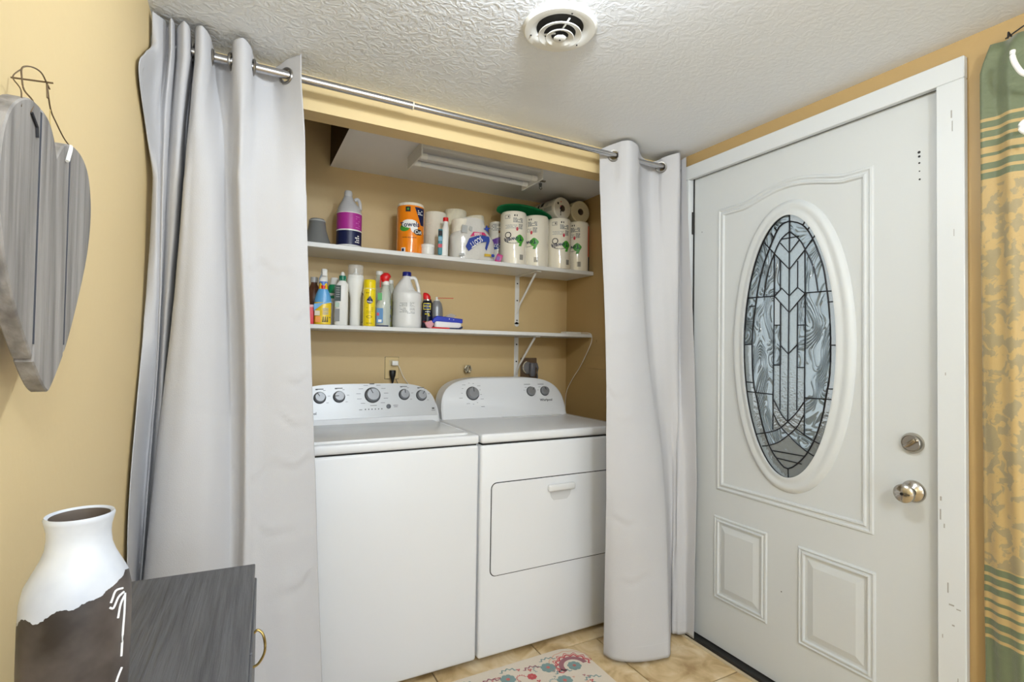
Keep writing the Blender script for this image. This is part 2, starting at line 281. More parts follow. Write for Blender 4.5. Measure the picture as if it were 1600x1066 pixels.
# right wall with the doorway cut out (door hole Y .73..1.67, up to 2.05)
DY0, DY1, DZ = .733, 1.672, 2.048
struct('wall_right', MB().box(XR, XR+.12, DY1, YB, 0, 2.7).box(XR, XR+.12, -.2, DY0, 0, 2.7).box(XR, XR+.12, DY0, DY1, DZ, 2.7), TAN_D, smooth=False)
hd = struct('trim_1', MB().box(XL, XR, YO, 1.897, 2.037, 2.66), TAN, smooth=False, label='tan painted header beam over the laundry closet opening')
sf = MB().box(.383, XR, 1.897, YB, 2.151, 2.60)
VOID_SHADE = mat('painted_void_shade', rgb(74, 52, 30), .8, bump=(20, .2, 4))  # shade of the deep recess, put into the colour of its faces
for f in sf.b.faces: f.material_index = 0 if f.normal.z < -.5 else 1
struct('trim_2', sf, [mat('closet_ceiling_paint', rgb(236, 238, 242),   .5, bump=(18, .05, 3)), VOID_SHADE], smooth=False, label='white closet ceiling panel dropped beside a dark recess')
struct('trim_3', MB().box(XL, XR, YO, YB, 2.60, 2.66).box(XL+.001, .383, 1.8975, 1.91, 2.15, 2.6), VOID_SHADE, smooth=False, label='top of the recess, its shade painted dark brown')

# floor: travertine tiles, each its own piece on a grout bed
GROUT = mat('floor_grout', rgb(150, 128, 98), .9)
fl = struct('floor', MB().box(XL, XR+.02, -2.4, YB, -.05, -.006), GROUT, smooth=False)
tm = mat('travertine', rgb(206, 182, 142), .42)
n = tm.node_tree.nodes; l = tm.node_tree.links; p = n['Principled BSDF']
tcn = n.new('ShaderNodeTexCoord'); oi = n.new('ShaderNodeObjectInfo'); ad = n.new('ShaderNodeVectorMath'); ad.operation = 'ADD'
vm = n.new('ShaderNodeVectorMath'); vm.operation = 'SCALE'; l.new(oi.outputs['Location'], vm.inputs[0]); vm.inputs['Scale'].default_value = 3.7
l.new(tcn.outputs['Object'], ad.inputs[0]); l.new(vm.outputs[0], ad.inputs[1])
t1 = n.new('ShaderNodeTexNoise'); t1.inputs['Scale'].default_value = 9; t1.inputs['Detail'].default_value = 8; t1.inputs['Distortion'].default_value = .8; l.new(ad.outputs[0], t1.inputs['Vector'])
r1 = n.new('ShaderNodeValToRGB'); r1.color_ramp.elements[0].position = .33; r1.color_ramp.elements[1].position = .68
r1.color_ramp.elements[0].color = (*rgb(166, 136, 92), 1); r1.color_ramp.elements[1].color = (*rgb(226, 208, 176), 1)
e = r1.color_ramp.elements.new(.5); e.color = (*rgb(206, 180, 136), 1)
l.new(t1.outputs[0], r1.inputs[0]); l.new(r1.outputs[0], p.inputs['Base Color'])
t2 = n.new('ShaderNodeTexNoise'); t2.inputs['Scale'].default_value = 70; t2.inputs['Detail'].default_value = 2; l.new(ad.outputs[0], t2.inputs['Vector'])
bb = n.new('ShaderNodeBump'); bb.inputs['Strength'].default_value = .2; bb.inputs['Distance'].default_value = .003; l.new(t2.outputs[0], bb.inputs['Height']); l.new(bb.outputs[0], p.inputs['Normal'])
ts = .44; first = None; row = 0
y = 1.391
rows = [y+ts*k for k in range(-8, 3)]
for ri, y0 in enumerate(rows):
    x = 1.413-ts*5+(0 if (ri % 2 == 0) else .16)
    while x < XR:
        x0, x1 = max(x, XL), min(x+ts, XR-.005); y1 = min(y0+ts, YB)
        if x1-x0 > .02 and y1-y0 > .02:
            cx, cy = (x0+x1)/2, (y0+y1)/2; hx, hy = (x1-x0)/2-.0025, (y1-y0)/2-.0025
            ob = MB().box(-hx, hx, -hy, hy, -.006, .0, bev=.0015, seg=1).obj('tile', tm, fl, smooth=False)
            ob.location = (cx, cy, 0)
        x += ts

# ================================================================== DOOR
DX = 1.81; OY, OZ = 1.2115, 1.2835; GA, GB = .1865, .4905
door = bpy.data.objects.new('door_1', None); COL.objects.link(door); door.location = (DX, OY, OZ)
door['kind'] = 'structure'
# local frame of the door face: s to the right in the picture (world -Y), t up, d towards the room (world -X)
def D(s, t, d=0): return Vector((-d, -s, t))
S0, S1, T0, T1 = OY-1.662, OY-.745, -OZ+.022, -OZ+2.038
def ell(a, b, k, n=72): return (a*cos(2*pi*k/n), b*sin(2*pi*k/n))
hole = [ell(GA+.012, GB+.012, k) for k in range(72)]
rect = [(S0, T0), (S1, T0), (S1, T1), (S0, T1)]
vs = [Vector(q) for q in rect+hole]; es = [(i, (i+1) % 4) for i in range(4)]+[(4+k, 4+(k+1) % 72) for k in range(72)]
ov, oe, of, *_ = geometry.delaunay_2d_cdt(vs, es, [], 1, 1e-6)
bm = bmesh.new(); V = [bm.verts.new(D(q.x, q.y, 0)) for q in ov]
for f in of:
    c = sum((ov[i] for i in f), Vector((0, 0)))/len(f)
    if (c.x/(GA+.012))**2+(c.y/(GB+.012))**2 < .995: continue
    try: bm.faces.new([V[i] for i in f])
    except ValueError: pass
ret = bmesh.ops.extrude_face_region(bm, geom=bm.faces[:])
for g in ret['geom']:
    if isinstance(g, bmesh.types.BMVert): g.co.x += .042
bmesh.ops.recalc_face_normals(bm, faces=bm.faces)
q = MB(); q.b = bm; q.obj('leaf', DOORW, door, smooth=False)
# oval moulding (a swept profile round the glass)
prof = [(.012, 0), (.012, .010), (-.002, .010), (-.004, .0175), (.004, .0185), (.012, .013), (.024, .0125), (.034, .0165), (.044, .012), (.052, .004), (.054, 0)]
def ring(u, v):
    k = int(round(v*(len(prof)-1))); o_, d_ = prof[k]; a = 2*pi*u
    nx, nz = cos(a)*(GB), sin(a)*(GA); L = sqrt(nx*nx+nz*nz)
    return D(GA*cos(a)+o_*nx/L, GB*sin(a)+o_*nz/L, d_)
mb = MB().grid(ring, 96, len(prof)-1, closed_u=True)
bmesh.ops.recalc_face_normals(mb.b, faces=mb.b.faces)
mb.obj('oval_moulding', DOORW, door, ang=50)
def moulding(name, path, w, h, closed=True):
    # mitred raised bead round a closed path in (s, t)
    pr = [(-w, 0), (-w*.75, h*.9), (-w*.45, h), (-w*.2, h*.35), (w*.15, h*.25), (w*.45, h*.8), (w*.8, h*.6), (w, 0)]
    N = len(path)
    off = []
    for i in range(N):
        a, b, c = Vector(path[i-1]), Vector(path[i]), Vector(path[(i+1) % N])
        n1 = (b-a).normalized(); n2 = (c-b).normalized(); n1 = Vector((n1.y, -n1.x)); n2 = Vector((n2.y, -n2.x))
        m_ = (n1+n2).normalized(); off.append(m_/max(.3, m_.dot(n1)))
    t = bmesh.new(); rings = [[t.verts.new(D(path[i][0]+off[i].x*o_, path[i][1]+off[i].y*o_, d_)) for o_, d_ in pr] for i in range(N)]
    for i in range(N):
        for k in range(len(pr)-1): t.faces.new((rings[i][k], rings[(i+1) % N][k], rings[(i+1) % N][k+1], rings[i][k+1]))
    bmesh.ops.recalc_face_normals(t, faces=t.faces)
    return MB()._add(t).obj(name, DOORW, door, ang=25)
def W(y, z): return (OY-y, z-OZ)
a0, a1, b0, b1 = OY-1.515, OY-.936, .692-OZ, 1.852-OZ
top = [(a1, b1)]
for k in range(0, 25):
    f = k/24; s = .20-.40*f
    top.append((s, b1+.040*(sin(pi*f))**1.3 if 0 < f < 1 else b1))
moulding('panel_moulding', [(a0, b0), (a1, b0)]+top+[(a0, b1)], .017, .008)
for (ya_, yb_, za, zb) in [(1.53, 1.307, .232, .552), (1.158, .926, .222, .546)]:
    P_ = [W(ya_, za), W(yb_, za), W(yb_, zb), W(ya_, zb)]
    moulding('panel_moulding', P_, .013, .008)
    x0, z0 = P_[0]; x1, z1 = P_[2]; i = .022; k = .045
    t = bmesh.new()
    A_ = [t.verts.new(D(*c, .0008)) for c in [(x0+i, z0+i), (x1-i, z0+i), (x1-i, z1-i), (x0+i, z1-i)]]
    B_ = [t.verts.new(D(*c, .007)) for c in [(x0+k, z0+k), (x1-k, z0+k), (x1-k, z1-k), (x0+k, z1-k)]]
    for j in range(4): t.faces.new((A_[j], A_[(j+1) % 4], B_[(j+1) % 4], B_[j]))
    t.faces.new(B_); bmesh.ops.recalc_face_normals(t, faces=t.faces)
    MB()._add(t).obj('raised_panel', DOORW, door, smooth=False)
# leaded glass: every pane its own piece, dark cames between
vs, es = [], []
NE = 80
for k in range(NE): vs.append(Vector(ell(GA+.006, GB+.006, k, NE)))
for k in range(NE): es.append((k, (k+1) % NE))
paths = []
for name_, pts in CAMES.items():
    if name_ in ('ring', 'arch_l', 'arch_r', 'a1', 'a2', 'b1', 'b2'): pp = [tuple(v) for v in spline([(x, y, 0) for x, y in pts], 3)]
    else: pp = [(x, y, 0) for x, y in pts]
    out = []
    for x, y, _ in pp:
        r_ = sqrt((x/(GA+.004))**2+(y/(GB+.004))**2)
        if r_ > 1: x, y = x/r_, y/r_
        out.append((x, y))
    paths.append(out)
    i0 = len(vs)
    ext = list(out)
    # stretch both ends a touch so that regions close
    def st(p, q_, e): d_ = Vector(p)-Vector(q_); return tuple(Vector(p)+d_.normalized()*e)
    ext[0] = st(out[0], out[1], .006); ext[-1] = st(out[-1], out[-2], .006)
    for x, y in ext: vs.append(Vector((x, y)))
    for k in range(len(ext)-1): es.append((i0+k, i0+k+1))
ov, oe, of, _, oem, _ = geometry.delaunay_2d_cdt(vs, es, [], 0, 1e-5)
cons = set()
for (a_, b_), src in zip(oe, oem):
    if src: cons.add((min(a_, b_), max(a_, b_)))
adj = {}
for fi, f in enumerate(of):
    for k in range(len(f)):
        e_ = (min(f[k], f[(k+1) % len(f)]), max(f[k], f[(k+1) % len(f)])); adj.setdefault(e_, []).append(fi)
lab = {}; regions = []
for fi in range(len(of)):
    if fi in lab: continue
    c = sum((ov[i] for i in of[fi]), Vector((0, 0)))/3
    if (c.x/(GA+.006))**2+(c.y/(GB+.006))**2 > 1.0: lab[fi] = -1; continue
    stack = [fi]; lab[fi] = len(regions); reg = []
    while stack:
        g = stack.pop(); reg.append(g); f = of[g]
        for k in range(3):
            e_ = (min(f[k], f[(k+1) % 3]), max(f[k], f[(k+1) % 3]))
            if e_ in cons: continue
            for h in adj[e_]:
                if h not in lab: lab[h] = len(regions); stack.append(h)
    regions.append(reg)
def glass_mat(name, col, rough, sc, strength, wavy=False, dist=.004):
    m = bpy.data.materials.new(name); m.use_nodes = True; n = m.node_tree.nodes; l = m.node_tree.links; p = n['Principled BSDF']
    p.inputs['Base Color'].default_value = (*col, 1); p.inputs['Transmission Weight'].default_value = .82; p.inputs['Roughness'].default_value = rough
    p.inputs['IOR'].default_value = 1.45
    t = n.new('ShaderNodeTexCoord')
    if wavy:
        mpn = n.new('ShaderNodeMapping'); mpn.inputs['Scale'].default_value = (1, 1, .55)
        l.new(t.outputs['Object'], mpn.inputs[0])
        x0 = n.new('ShaderNodeTexNoise'); x0.inputs['Scale'].default_value = sc; x0.inputs['Detail'].default_value = .6; x0.inputs['Distortion'].default_value = .9
        l.new(mpn.outputs[0], x0.inputs['Vector'])
        mu = n.new('ShaderNodeMath'); mu.operation = 'MULTIPLY'; mu.inputs[1].default_value = 120; l.new(x0.outputs[0], mu.inputs[0])
        x = n.new('ShaderNodeMath'); x.operation = 'SINE'; l.new(mu.outputs[0], x.inputs[0])
    else:
        x = n.new('ShaderNodeTexNoise'); x.inputs['Scale'].default_value = sc; x.inputs['Detail'].default_value = 2
    if not wavy: l.new(t.outputs['Object'], x.inputs['Vector'])
    b = n.new('ShaderNodeBump'); b.inputs['Strength'].default_value = strength; b.inputs['Distance'].default_value = dist
    l.new(x.outputs[0], b.inputs['Height']); l.new(b.outputs[0], p.inputs['Normal'])
    return m
G_SWIRL = glass_mat('swirl_glass', rgb(218, 232, 238), .08, 8, 1.0, True, .0026)
G_HAM = glass_mat('hammered_glass', rgb(222, 234, 238), .10, 150, 1.0, False, .003)
G_BEV = glass_mat('bevelled_glass', rgb(228, 236, 238), .02, 60, .6, False, .006)
G_DARK = glass_mat('grey_tint_glass', rgb(120, 132, 138), .05, 30, .1)
def inring(x, y): return (x/.148)**2+((y+.005)/.452)**2 < 1
glass = bpy.data.objects.new('leaded_glass', None); COL.objects.link(glass); glass.parent = door
for reg in regions:
    bm = bmesh.new(); vm_ = {}
    for g in reg:
        for i in of[g]:
            if i not in vm_: vm_[i] = bm.verts.new(D(ov[i].x, ov[i].y, -.004))
    for g in reg:
        try: bm.faces.new([vm_[i] for i in of[g]])
        except ValueError: pass
    area = sum(f.calc_area() for f in bm.faces)
    if area < 1.2e-5: bm.free(); continue
    xs = [v.co.y for v in bm.verts]; zs = [v.co.z for v in bm.verts]
    cx, cz = -sum(f.calc_center_median().y*f.calc_area() for f in bm.faces)/area, sum(f.calc_center_median().z*f.calc_area() for f in bm.faces)/area
    bmesh.ops.recalc_face_normals(bm, faces=bm.faces)
    for f in bm.faces:
        if f.normal.x > 0: f.normal_flip()
    bmesh.ops.dissolve_limit(bm, angle_limit=radians(1), verts=bm.verts, edges=bm.edges)
    if cx*cx+0 >= 0 and len(bm.faces) == 1:
        if abs(cx) > .045 and abs(cx) < .13 and -.33 < cz < .30 and area > .004: gm = G_SWIRL
        elif not inring(cx, cz): gm = G_DARK if area < 7e-4 else G_BEV
        elif abs(cx) < .042 and -.25 < cz: gm = G_HAM
        elif area > .0028 and abs(cx) > .04: gm = G_SWIRL
        elif cz > .3: gm = G_HAM if area > 4e-4 else G_DARK
        else: gm = G_BEV
    else: gm = G_SWIRL
    if gm in (G_BEV, G_DARK):
        try: bmesh.ops.inset_region(bm, faces=bm.faces[:], thickness=min(.008, .24*sqrt(area)), depth=.0036, use_even_offset=True)
        except Exception: pass
    r_ = bmesh.ops.extrude_face_region(bm, geom=bm.faces[:])
    for g in r_['geom']:
        if isinstance(g, bmesh.types.BMVert): g.co.x = .010
    bmesh.ops.recalc_face_normals(bm, faces=bm.faces)
    q = MB(); q.b = bm; q.obj('pane', gm, glass, smooth=False)
mb = MB()
for name_, out in zip(CAMES, paths):
    r_ = .0023 if name_ not in ('ring',) else .0028
    mb.tube([D(x, y, .0) for x, y in out], r_, n=6)
mb.tube([D(*ell(GA+.004, GB+.004, k, 96), .0) for k in range(96)], .0045, n=6, closed=True)
mb.obj('came', mat('lead_came', rgb(34, 34, 38), .35, metal=.6), glass)
# jamb, stops, casing
struct('trim_4', MB().box(1.80, 1.92, DY0, DY0+.006, .0, DZ).box(1.80, 1.92, DY1-.004, DY1, 0, DZ).box(1.80, 1.92, DY0, DY1, DZ-.004, DZ), WHITE, smooth=False, label='white door jamb')
cs = bpy.data.objects.new('trim_5', None); COL.objects.link(cs); cs['kind'] = 'structure'; cs['label'] = 'white flat door casing with scuffs'
def cas(name, x0, y0, y1, z0, z1, mit=None):
    m_ = MB().box(x0, XR-.0005, y0, y1, z0, z1, bev=.002, seg=1); return m_.obj(name, WHITE, cs, smooth=False)
cas('casing_board', 1.778, .671, .737, 0, 2.0335)
cas('casing_board', 1.778, 1.668, 1.73, 0, 2.0335)
cas('casing_board', 1.7785, .671, 1.73, 2.034, 2.0965)
mk = MB()
for (y_, z_, h_, w_) in [(.70, 1.94, .022, .003), (.698, 1.905, .03, .002), (.695, 1.60, .02, .0015), (.712, .60, .028, .003), (.704, .555, .004, .012), (.688, .548, .003, .01), (.70, .50, .004, .006), (.728, .845, .012, .004), (.729, .80, .03, .0035), (.72, .77, .012, .003), (.725, .46, .01, .002), (.69, .35, .02, .002), (.716, 1.2, .008, .002)]:
    mk.box(1.7776, 1.7782, y_-w_/2, y_+w_/2, z_-h_/2, z_+h_/2)
mk.obj('scuff_mark', mat('scuff_grey', rgb(158, 156, 152), .7), cs, smooth=False)
struct('trim_9', MB().box(1.806, 1.835, .7385, .7448, .02, 2.046).box(1.806, 1.835, 1.6625, 1.669, .02, 2.046).box(1.806, 1.835, .7385, 1.669, 2.0385, 2.0462), DKGAP, smooth=False, label='dark weatherstrip line round the door leaf')
# threshold and sweep
struct('trim_6', MB().box(1.776, 1.90, DY0, DY1, 0, .018, bev=.003, seg=1), mat('black_threshold', rgb(24, 22, 20), .5), smooth=False, label='black door threshold strip')
struct('trim_7', MB().box(1.762, 1.776, DY0, DY1+.02, 0, .006), mat('stone_edge', rgb(196, 180, 150), .6), smooth=False, label='thin pale stone edging strip before the threshold')
# locks, hinge, holes
mb = MB(); M = T(-.0, -(OY-.811)*1.0, .842-OZ) @ RY(-pi/2)
def dl(y, z): return T(0, y-OY, z-OZ) @ RY(-pi/2)
kn = MB().lathe([(0, 0), (.033, 0), (.033, .003), (.029, .009), (.020, .013), (.014, .017), (.012, .026), (.014, .034), (.022, .042), (.0275, .052), (.027, .061), (.020, .067), (0, .069)], 32, M=dl(.809, .842)).obj('door_knob', CHROME, door)
MB().lathe([(0, .0690), (.0045, .0692), (.0045, .0705), (0, .0705)], 14, M=dl(.809, .842)).obj('keyhole', BLACK, kn)
db = MB().lathe([(0, 0), (.031, 0), (.031, .004), (.027, .013), (.024, .016), (.0225, .013), (0, .0125)], 32, M=dl(.811, .987)).obj('deadbolt', CHROME, door)
MB().box(-.005, .005, -.019, .019, .012, .026, bev=.003, M=dl(.811, .987) @ RZ(radians(40))).obj('thumb_turn', CHROME, db)
hn = MB().box(-.004, .002, 1.6625-OY, 1.682-OY, 1.79-OZ, 1.885-OZ).lathe([(0, -.05), (.006, -.05), (.006, .05), (0, .05)], 12, M=T(-.006, 1.666-OY, 1.838-OZ)).obj('hinge', mat('dark_hinge', rgb(30, 28, 26), .5, metal=.4), door)
hn2 = hn.copy(); COL.objects.link(hn2); hn2.parent = door; hn2.location = (0, 0, -1.55)
hm = MB()
for (y_, z_, r_) in [(.793, 1.868, .004), (.7925, 1.855, .0035), (.7925, 1.835, .0028), (.792, 1.81, .002), (.7915, 1.785, .0028), (1.236, .366, .0022), (1.62, 1.79, .002)]:
    hm.lathe([(0, 0), (r_, 0), (r_, .0006), (0, .0006)], 10, M=dl(y_, z_))
hm.obj('screw_hole', INKD, door)

# outside beyond the door: porch slab and a hedge line seen only through the textured glass
struct('floor_porch', MB().box(1.93, 9, -5, 8, -.12, -.04), mat('porch_concrete', rgb(150, 148, 142), .9, bump=(20, .2, 4)), smooth=False, label='concrete porch outside the door')

struct('wall_porch', MB().box(3.6, 3.7, -5, 8, -.05, .80), mat('porch_rail_brown', rgb(84, 78, 70), .8), smooth=False, label='brown wooden porch parapet outside the door')
struct('ceiling_porch', MB().box(1.93, 3.2, -5, 8, 2.45, 2.55), mat('porch_soffit', rgb(210, 212, 214), .8), smooth=False, label='pale porch soffit outside the door')

# ================================================================== LAUNDRY MACHINES
def halfpoly(xc, a, h, z0, n, m, N=40, inset=0):
    pts = []
    for k in range(N+1):
        u = -1+2*k/N; u = math.copysign(abs(sin(u*pi/2))**.9, u)
        x = xc+(a-inset)*u; z = z0+(h-inset)*max(0, 1-abs(u)**n)**(1/m); pts.append((x, z))
    return pts
SL = .35; CY, CZ = 2.36, .917; SA = math.atan(SL)
def slope(x, z, d=0):  # point on the tilted console face (world), d out of the face
    return Vector((x, CY+(z-CZ)*SL-d*cos(SA), z+d*sin(SA)))
def console(xc, a, h, n, m, ins=.0):
    P = halfpoly(xc, a, h, CZ-.012, n, m); t = bmesh.new()
    rf = [t.verts.new(slope(x, z)) for x, z in P]
    P2 = halfpoly(xc, a, h, CZ-.012, n, m, inset=.008); rff = [t.verts.new(slope(x, z, .006)) for x, z in P2]
    rb = [t.verts.new((x, CY+(z-CZ)*SL+.085, z)) for x, z in P]
    N = len(P)
    t.faces.new(rff)
    for i in range(N):
        j = (i+1) % N
        t.faces.new((rff[i], rff[j], rf[j], rf[i])); t.faces.new((rf[i], rf[j], rb[j], rb[i]))
    t.faces.new(rb[::-1]); bmesh.ops.recalc_face_normals(t, faces=t.faces)
    return MB()._add(t)
def smat(x, z, d): return T(*slope(x, z, d)) @ RX(pi/2-SA+0) 
# RX(pi/2-SA) turns local +Z to -Y tilted upwards
def NM(x, z, d=0.006):
    nrm = Vector((0, -cos(SA), sin(SA))); up = Vector((0, sin(SA), cos(SA))); ex = Vector((1, 0, 0))
    p_ = slope(x, z, d)
    return Matrix(((ex.x, up.x, nrm.x, p_.x), (ex.y, up.y, nrm.y, p_.y), (ex.z, up.z, nrm.z, p_.z), (0, 0, 0, 1)))
def loc(M, r): return T(*[-c for c in r.location]) @ M
YF = 1.881
# ---- washer
wx0, wx1 = .180, .860
ws = thing('washing_machine', 'white top-loading washing machine with a silver five-knob control panel, left of the dryer', 'washing machine', ((wx0+wx1)/2, 2.2, 0))
def L(mb, root):
    bmesh.ops.transform(mb.b, matrix=T(*[-c for c in root.location]), verts=mb.b.verts); return mb
L(MB().box(wx0, wx1, YF, 2.57, .022, .871, bev=.012, seg=3), ws).obj('body', ENAM, ws)
L(MB().box(wx0+.01, wx1-.01, YF+.008, 2.56, .868, .878), ws).obj('seam', DKGAP, ws)
L(MB().box(wx0, wx1, YF-.002, 2.57, .876, .912, bev=.010, seg=3), ws).obj('top_deck', ENAM, ws)
ld = L(MB().box(wx0+.035, wx1-.035, YF+.028, 2.335, .905, .919, bev=.007, seg=3), ws).obj('lid', ENAM_LID, ws)
L(MB().box(wx0+.05, wx1-.05, YF+.020, YF+.034, .908, .9215, bev=.004, seg=2), ws).obj('lid_lip', ENAM_LID, ws)
cn = L(console(.521, .345, .172, 5, 2.77), ws).obj('console', ENAM, ws)
t = bmesh.new(); P = halfpoly(.522, .333, .15, .936, 5, 2.77); f = t.faces.new([t.verts.new(slope(x, z, .0085)) for x, z in P])
P_ = [t.verts.new(slope(x, z, .004)) for x, z in P]
fv = list(f.verts)
for i in range(len(P)): t.faces.new((fv[i], fv[(i+1) % len(P)], P_[(i+1) % len(P)], P_[i]))
bmesh.ops.recalc_face_normals(t, faces=t.faces)
fa = L(MB()._add(t), ws).obj('fascia', SILV, cn)
def knob(root, par, x, z, r, d0, ang, mface=KNOBM, mring=KNOBD, name='knob', label=None):
    M = NM(x, z, d0)
    k = L(MB().lathe([(0, 0), (r*1.1, 0), (r*1.1, .003), (r*1.0, .006), (r*.97, .016), (r*.86, .021), (0, .0215)], 32, M=M), root).obj(name, mface, par)
    L(MB().lathe([(r*1.03, 0), (r*1.18, 0), (r*1.16, .004), (r*1.03, .0065)], 32, M=M), root).obj('knob_ring', mring, k)
    L(MB().box(-.0012, .0012, r*.15, r*.9, .0212, .0225, M=M @ RZ(ang)), root).obj('pointer', INKD, k)
    return k
for (x, z, r, a_) in [(.322, 1.028, .0225, .6), (.4035, 1.030, .0225, 1.6), (.5515, 1.034, .031, .45), (.6995, 1.033, .0225, 0), (.783, 1.027, .0225, -.6)]:
    knob(ws, cn, x, z, r, .0085, a_)
L(MB().lathe([(0, 0), (.011, 0), (.010, .004), (0, .005)], 20, M=NM(.622, .982, .0085)), ws).obj('start_button', KNOBD, cn)
mb = MB()
rnd = random.Random(3)
def tick(mb, x, z, w_, d_=.0092, h_=.0022): mb.box(-w_/2, w_/2, -h_/2, h_/2, 0, .0003, M=NM(x, z, d_))
for (cx_, cz_, rr) in [(.5515, 1.034, .052), (.4035, 1.030, .038), (.322, 1.028, .038), (.6995, 1.033, .038), (.783, 1.027, .037)]:
    big = rr > .05
    for k in range(11 if big else 4):
        a_ = (-.25+1.5*k/10)*pi if big else (-.35+.45*k)*pi*.6
        dx = cos(a_)*rr*(1.22 if big else 1.05)
        if cz_+sin(a_)*rr > .945: tick(mb, cx_+dx, cz_+sin(a_)*rr*.95, .020 if big else .010, h_=.0016)
    tick(mb, cx_, cz_+rr*.98, .022 if big else .034, h_=.0034)
for k in range(6): mb.lathe([(0, 0), (.003, 0), (.003, .0005), (0, .0005)], 8, M=NM(.516+.0148*k, .972, .009))
tick(mb, .553, .988, .03); tick(mb, .495, .971, .014); tick(mb, .655, .986, .022); tick(mb, .655, .979, .018)
mb.box(-.006, .006, -.004, .004, 0, .0004, M=NM(.836, .966, .009)); tick(mb, .836, .957, .018)
L(mb, ws).obj('panel_print', INK, cn, smooth=False)
mb = MB(); flat_text(mb, 'Whirlpool', .017, NM(.272, .962, .0092)); L(mb, ws).obj('lettering', INKD, cn, smooth=False)
for x in (wx0+.06, wx1-.06):
    for y_ in (YF+.07, 2.5): L(MB().lathe([(0, 0), (.022, 0), (.022, .012), (.012, .014), (.012, .03), (0, .03)], 14, M=T(x, y_, 0)), ws).obj('foot', BLACK, ws)

# ---- dryer
dx0, dx1 = .868, 1.606
dr = thing('clothes_dryer', 'white front-loading clothes dryer with three grey knobs, right of the washing machine', 'dryer', ((dx0+dx1)/2, 2.2, 0))
L(MB().box(dx0, dx1, YF, 2.57, .020, .868, bev=.012, seg=3), dr).obj('body', ENAM, dr)
L(MB().box(dx0+.01, dx1-.01, YF+.008, 2.56, .866, .878), dr).obj('seam', DKGAP, dr)
L(MB().box(dx0, dx1, YF-.004, 2.57, .875, .913, bev=.011, seg=3), dr).obj('top_deck', ENAM, dr)
L(MB().box(1.19, dx1-.06, 2.30, 2.345, .9125, .9135).box(dx1-.03, dx1-.015, YF+.02, 2.34, .9125, .9135), dr).obj('deck_ridge', ENAM_LID, dr)
cn = L(console(1.238, .360, .205, 4, 3.3), dr).obj('console', ENAM, dr)
knob(dr, cn, 1.052, 1.030, .030, .0065, 0, KNOBM, KNOBD)
knob(dr, cn, 1.392, 1.033, .0225, .0065, -.6, KNOBM, KNOBD)
knob(dr, cn, 1.4775, 1.033, .0225, .0065, .3, KNOBM, KNOBD)
mb = MB()
for k in range(13):
    a_ = (-.62+1.75*k/12)*pi; rr = .052
    tick(mb, 1.046+cos(a_)*rr*(1.25 if k % 3 == 0 else 1), 1.030+sin(a_)*rr, .018 if k % 3 == 0 else .008, d_=.0067, h_=.0015)
for x in (1.375, 1.46):
    tick(mb, x+.0, 1.070, .038, d_=.0067, h_=.0026); tick(mb, x-.01, 1.055, .014, d_=.0067, h_=.0014); tick(mb, x-.022, 1.040, .01, d_=.0067, h_=.0014)
tick(mb, 1.10, .965, .02, d_=.0067, h_=.002)
L(mb, dr).obj('panel_print', INK, cn, smooth=False)
mb = MB(); flat_text(mb, 'Whirlpool', .0185, NM(1.479, .987, .0069)); L(mb, dr).obj('lettering', INKD, cn, smooth=False)
# door of the dryer: panel with rounded left corners inside a dark groove
def rrect(x0, x1, z0, z1, r, N=6):
    out = []
    for (cx_, cz_, a_) in [(x1-r, z1-r, 0), (x0+r, z1-r, 1), (x0+r, z0+r, 2), (x1-r, z0+r, 3)]:
        for k in range(N+1):
            a2 = (a_+k/N)*pi/2; out.append((cx_+r*cos(a2), cz_+r*sin(a2)))
    return out
L(MB().prism(rrect(.914, 1.560, .338, .715, .026), YF-.0006, YF+.002), dr).obj('door_groove', DKGAP, dr, smooth=False)
dd = L(MB().prism(rrect(.9175, 1.5565, .3415, .7115, .023), YF-.005, YF+.002, bev=.002, seg=2), dr).obj('door', ENAM, dr, ang=40)
mb = MB().box(1.178, 1.315, YF-.022, YF-.004, .652, .682, bev=.008, seg=3)
L(mb, dr).obj('door_handle', ENAM_LID, dd)
sc = [(1.192, .653), (1.197, .628), (1.212, .612), (1.28, .612), (1.296, .628), (1.302, .653)]
L(MB().prism(sc, YF-.0062, YF-.004, bev=.001), dr).obj('finger_scoop', mat('scoop_enamel', rgb(206, 207, 208), .3), dd, smooth=False)
for x in (dx0+.06, dx1-.06):
    for y_ in (YF+.07, 2.5): L(MB().lathe([(0, 0), (.022, 0), (.022, .012), (.012, .014), (.012, .03), (0, .03)], 14, M=T(x, y_, 0)), dr).obj('foot', BLACK, dr)

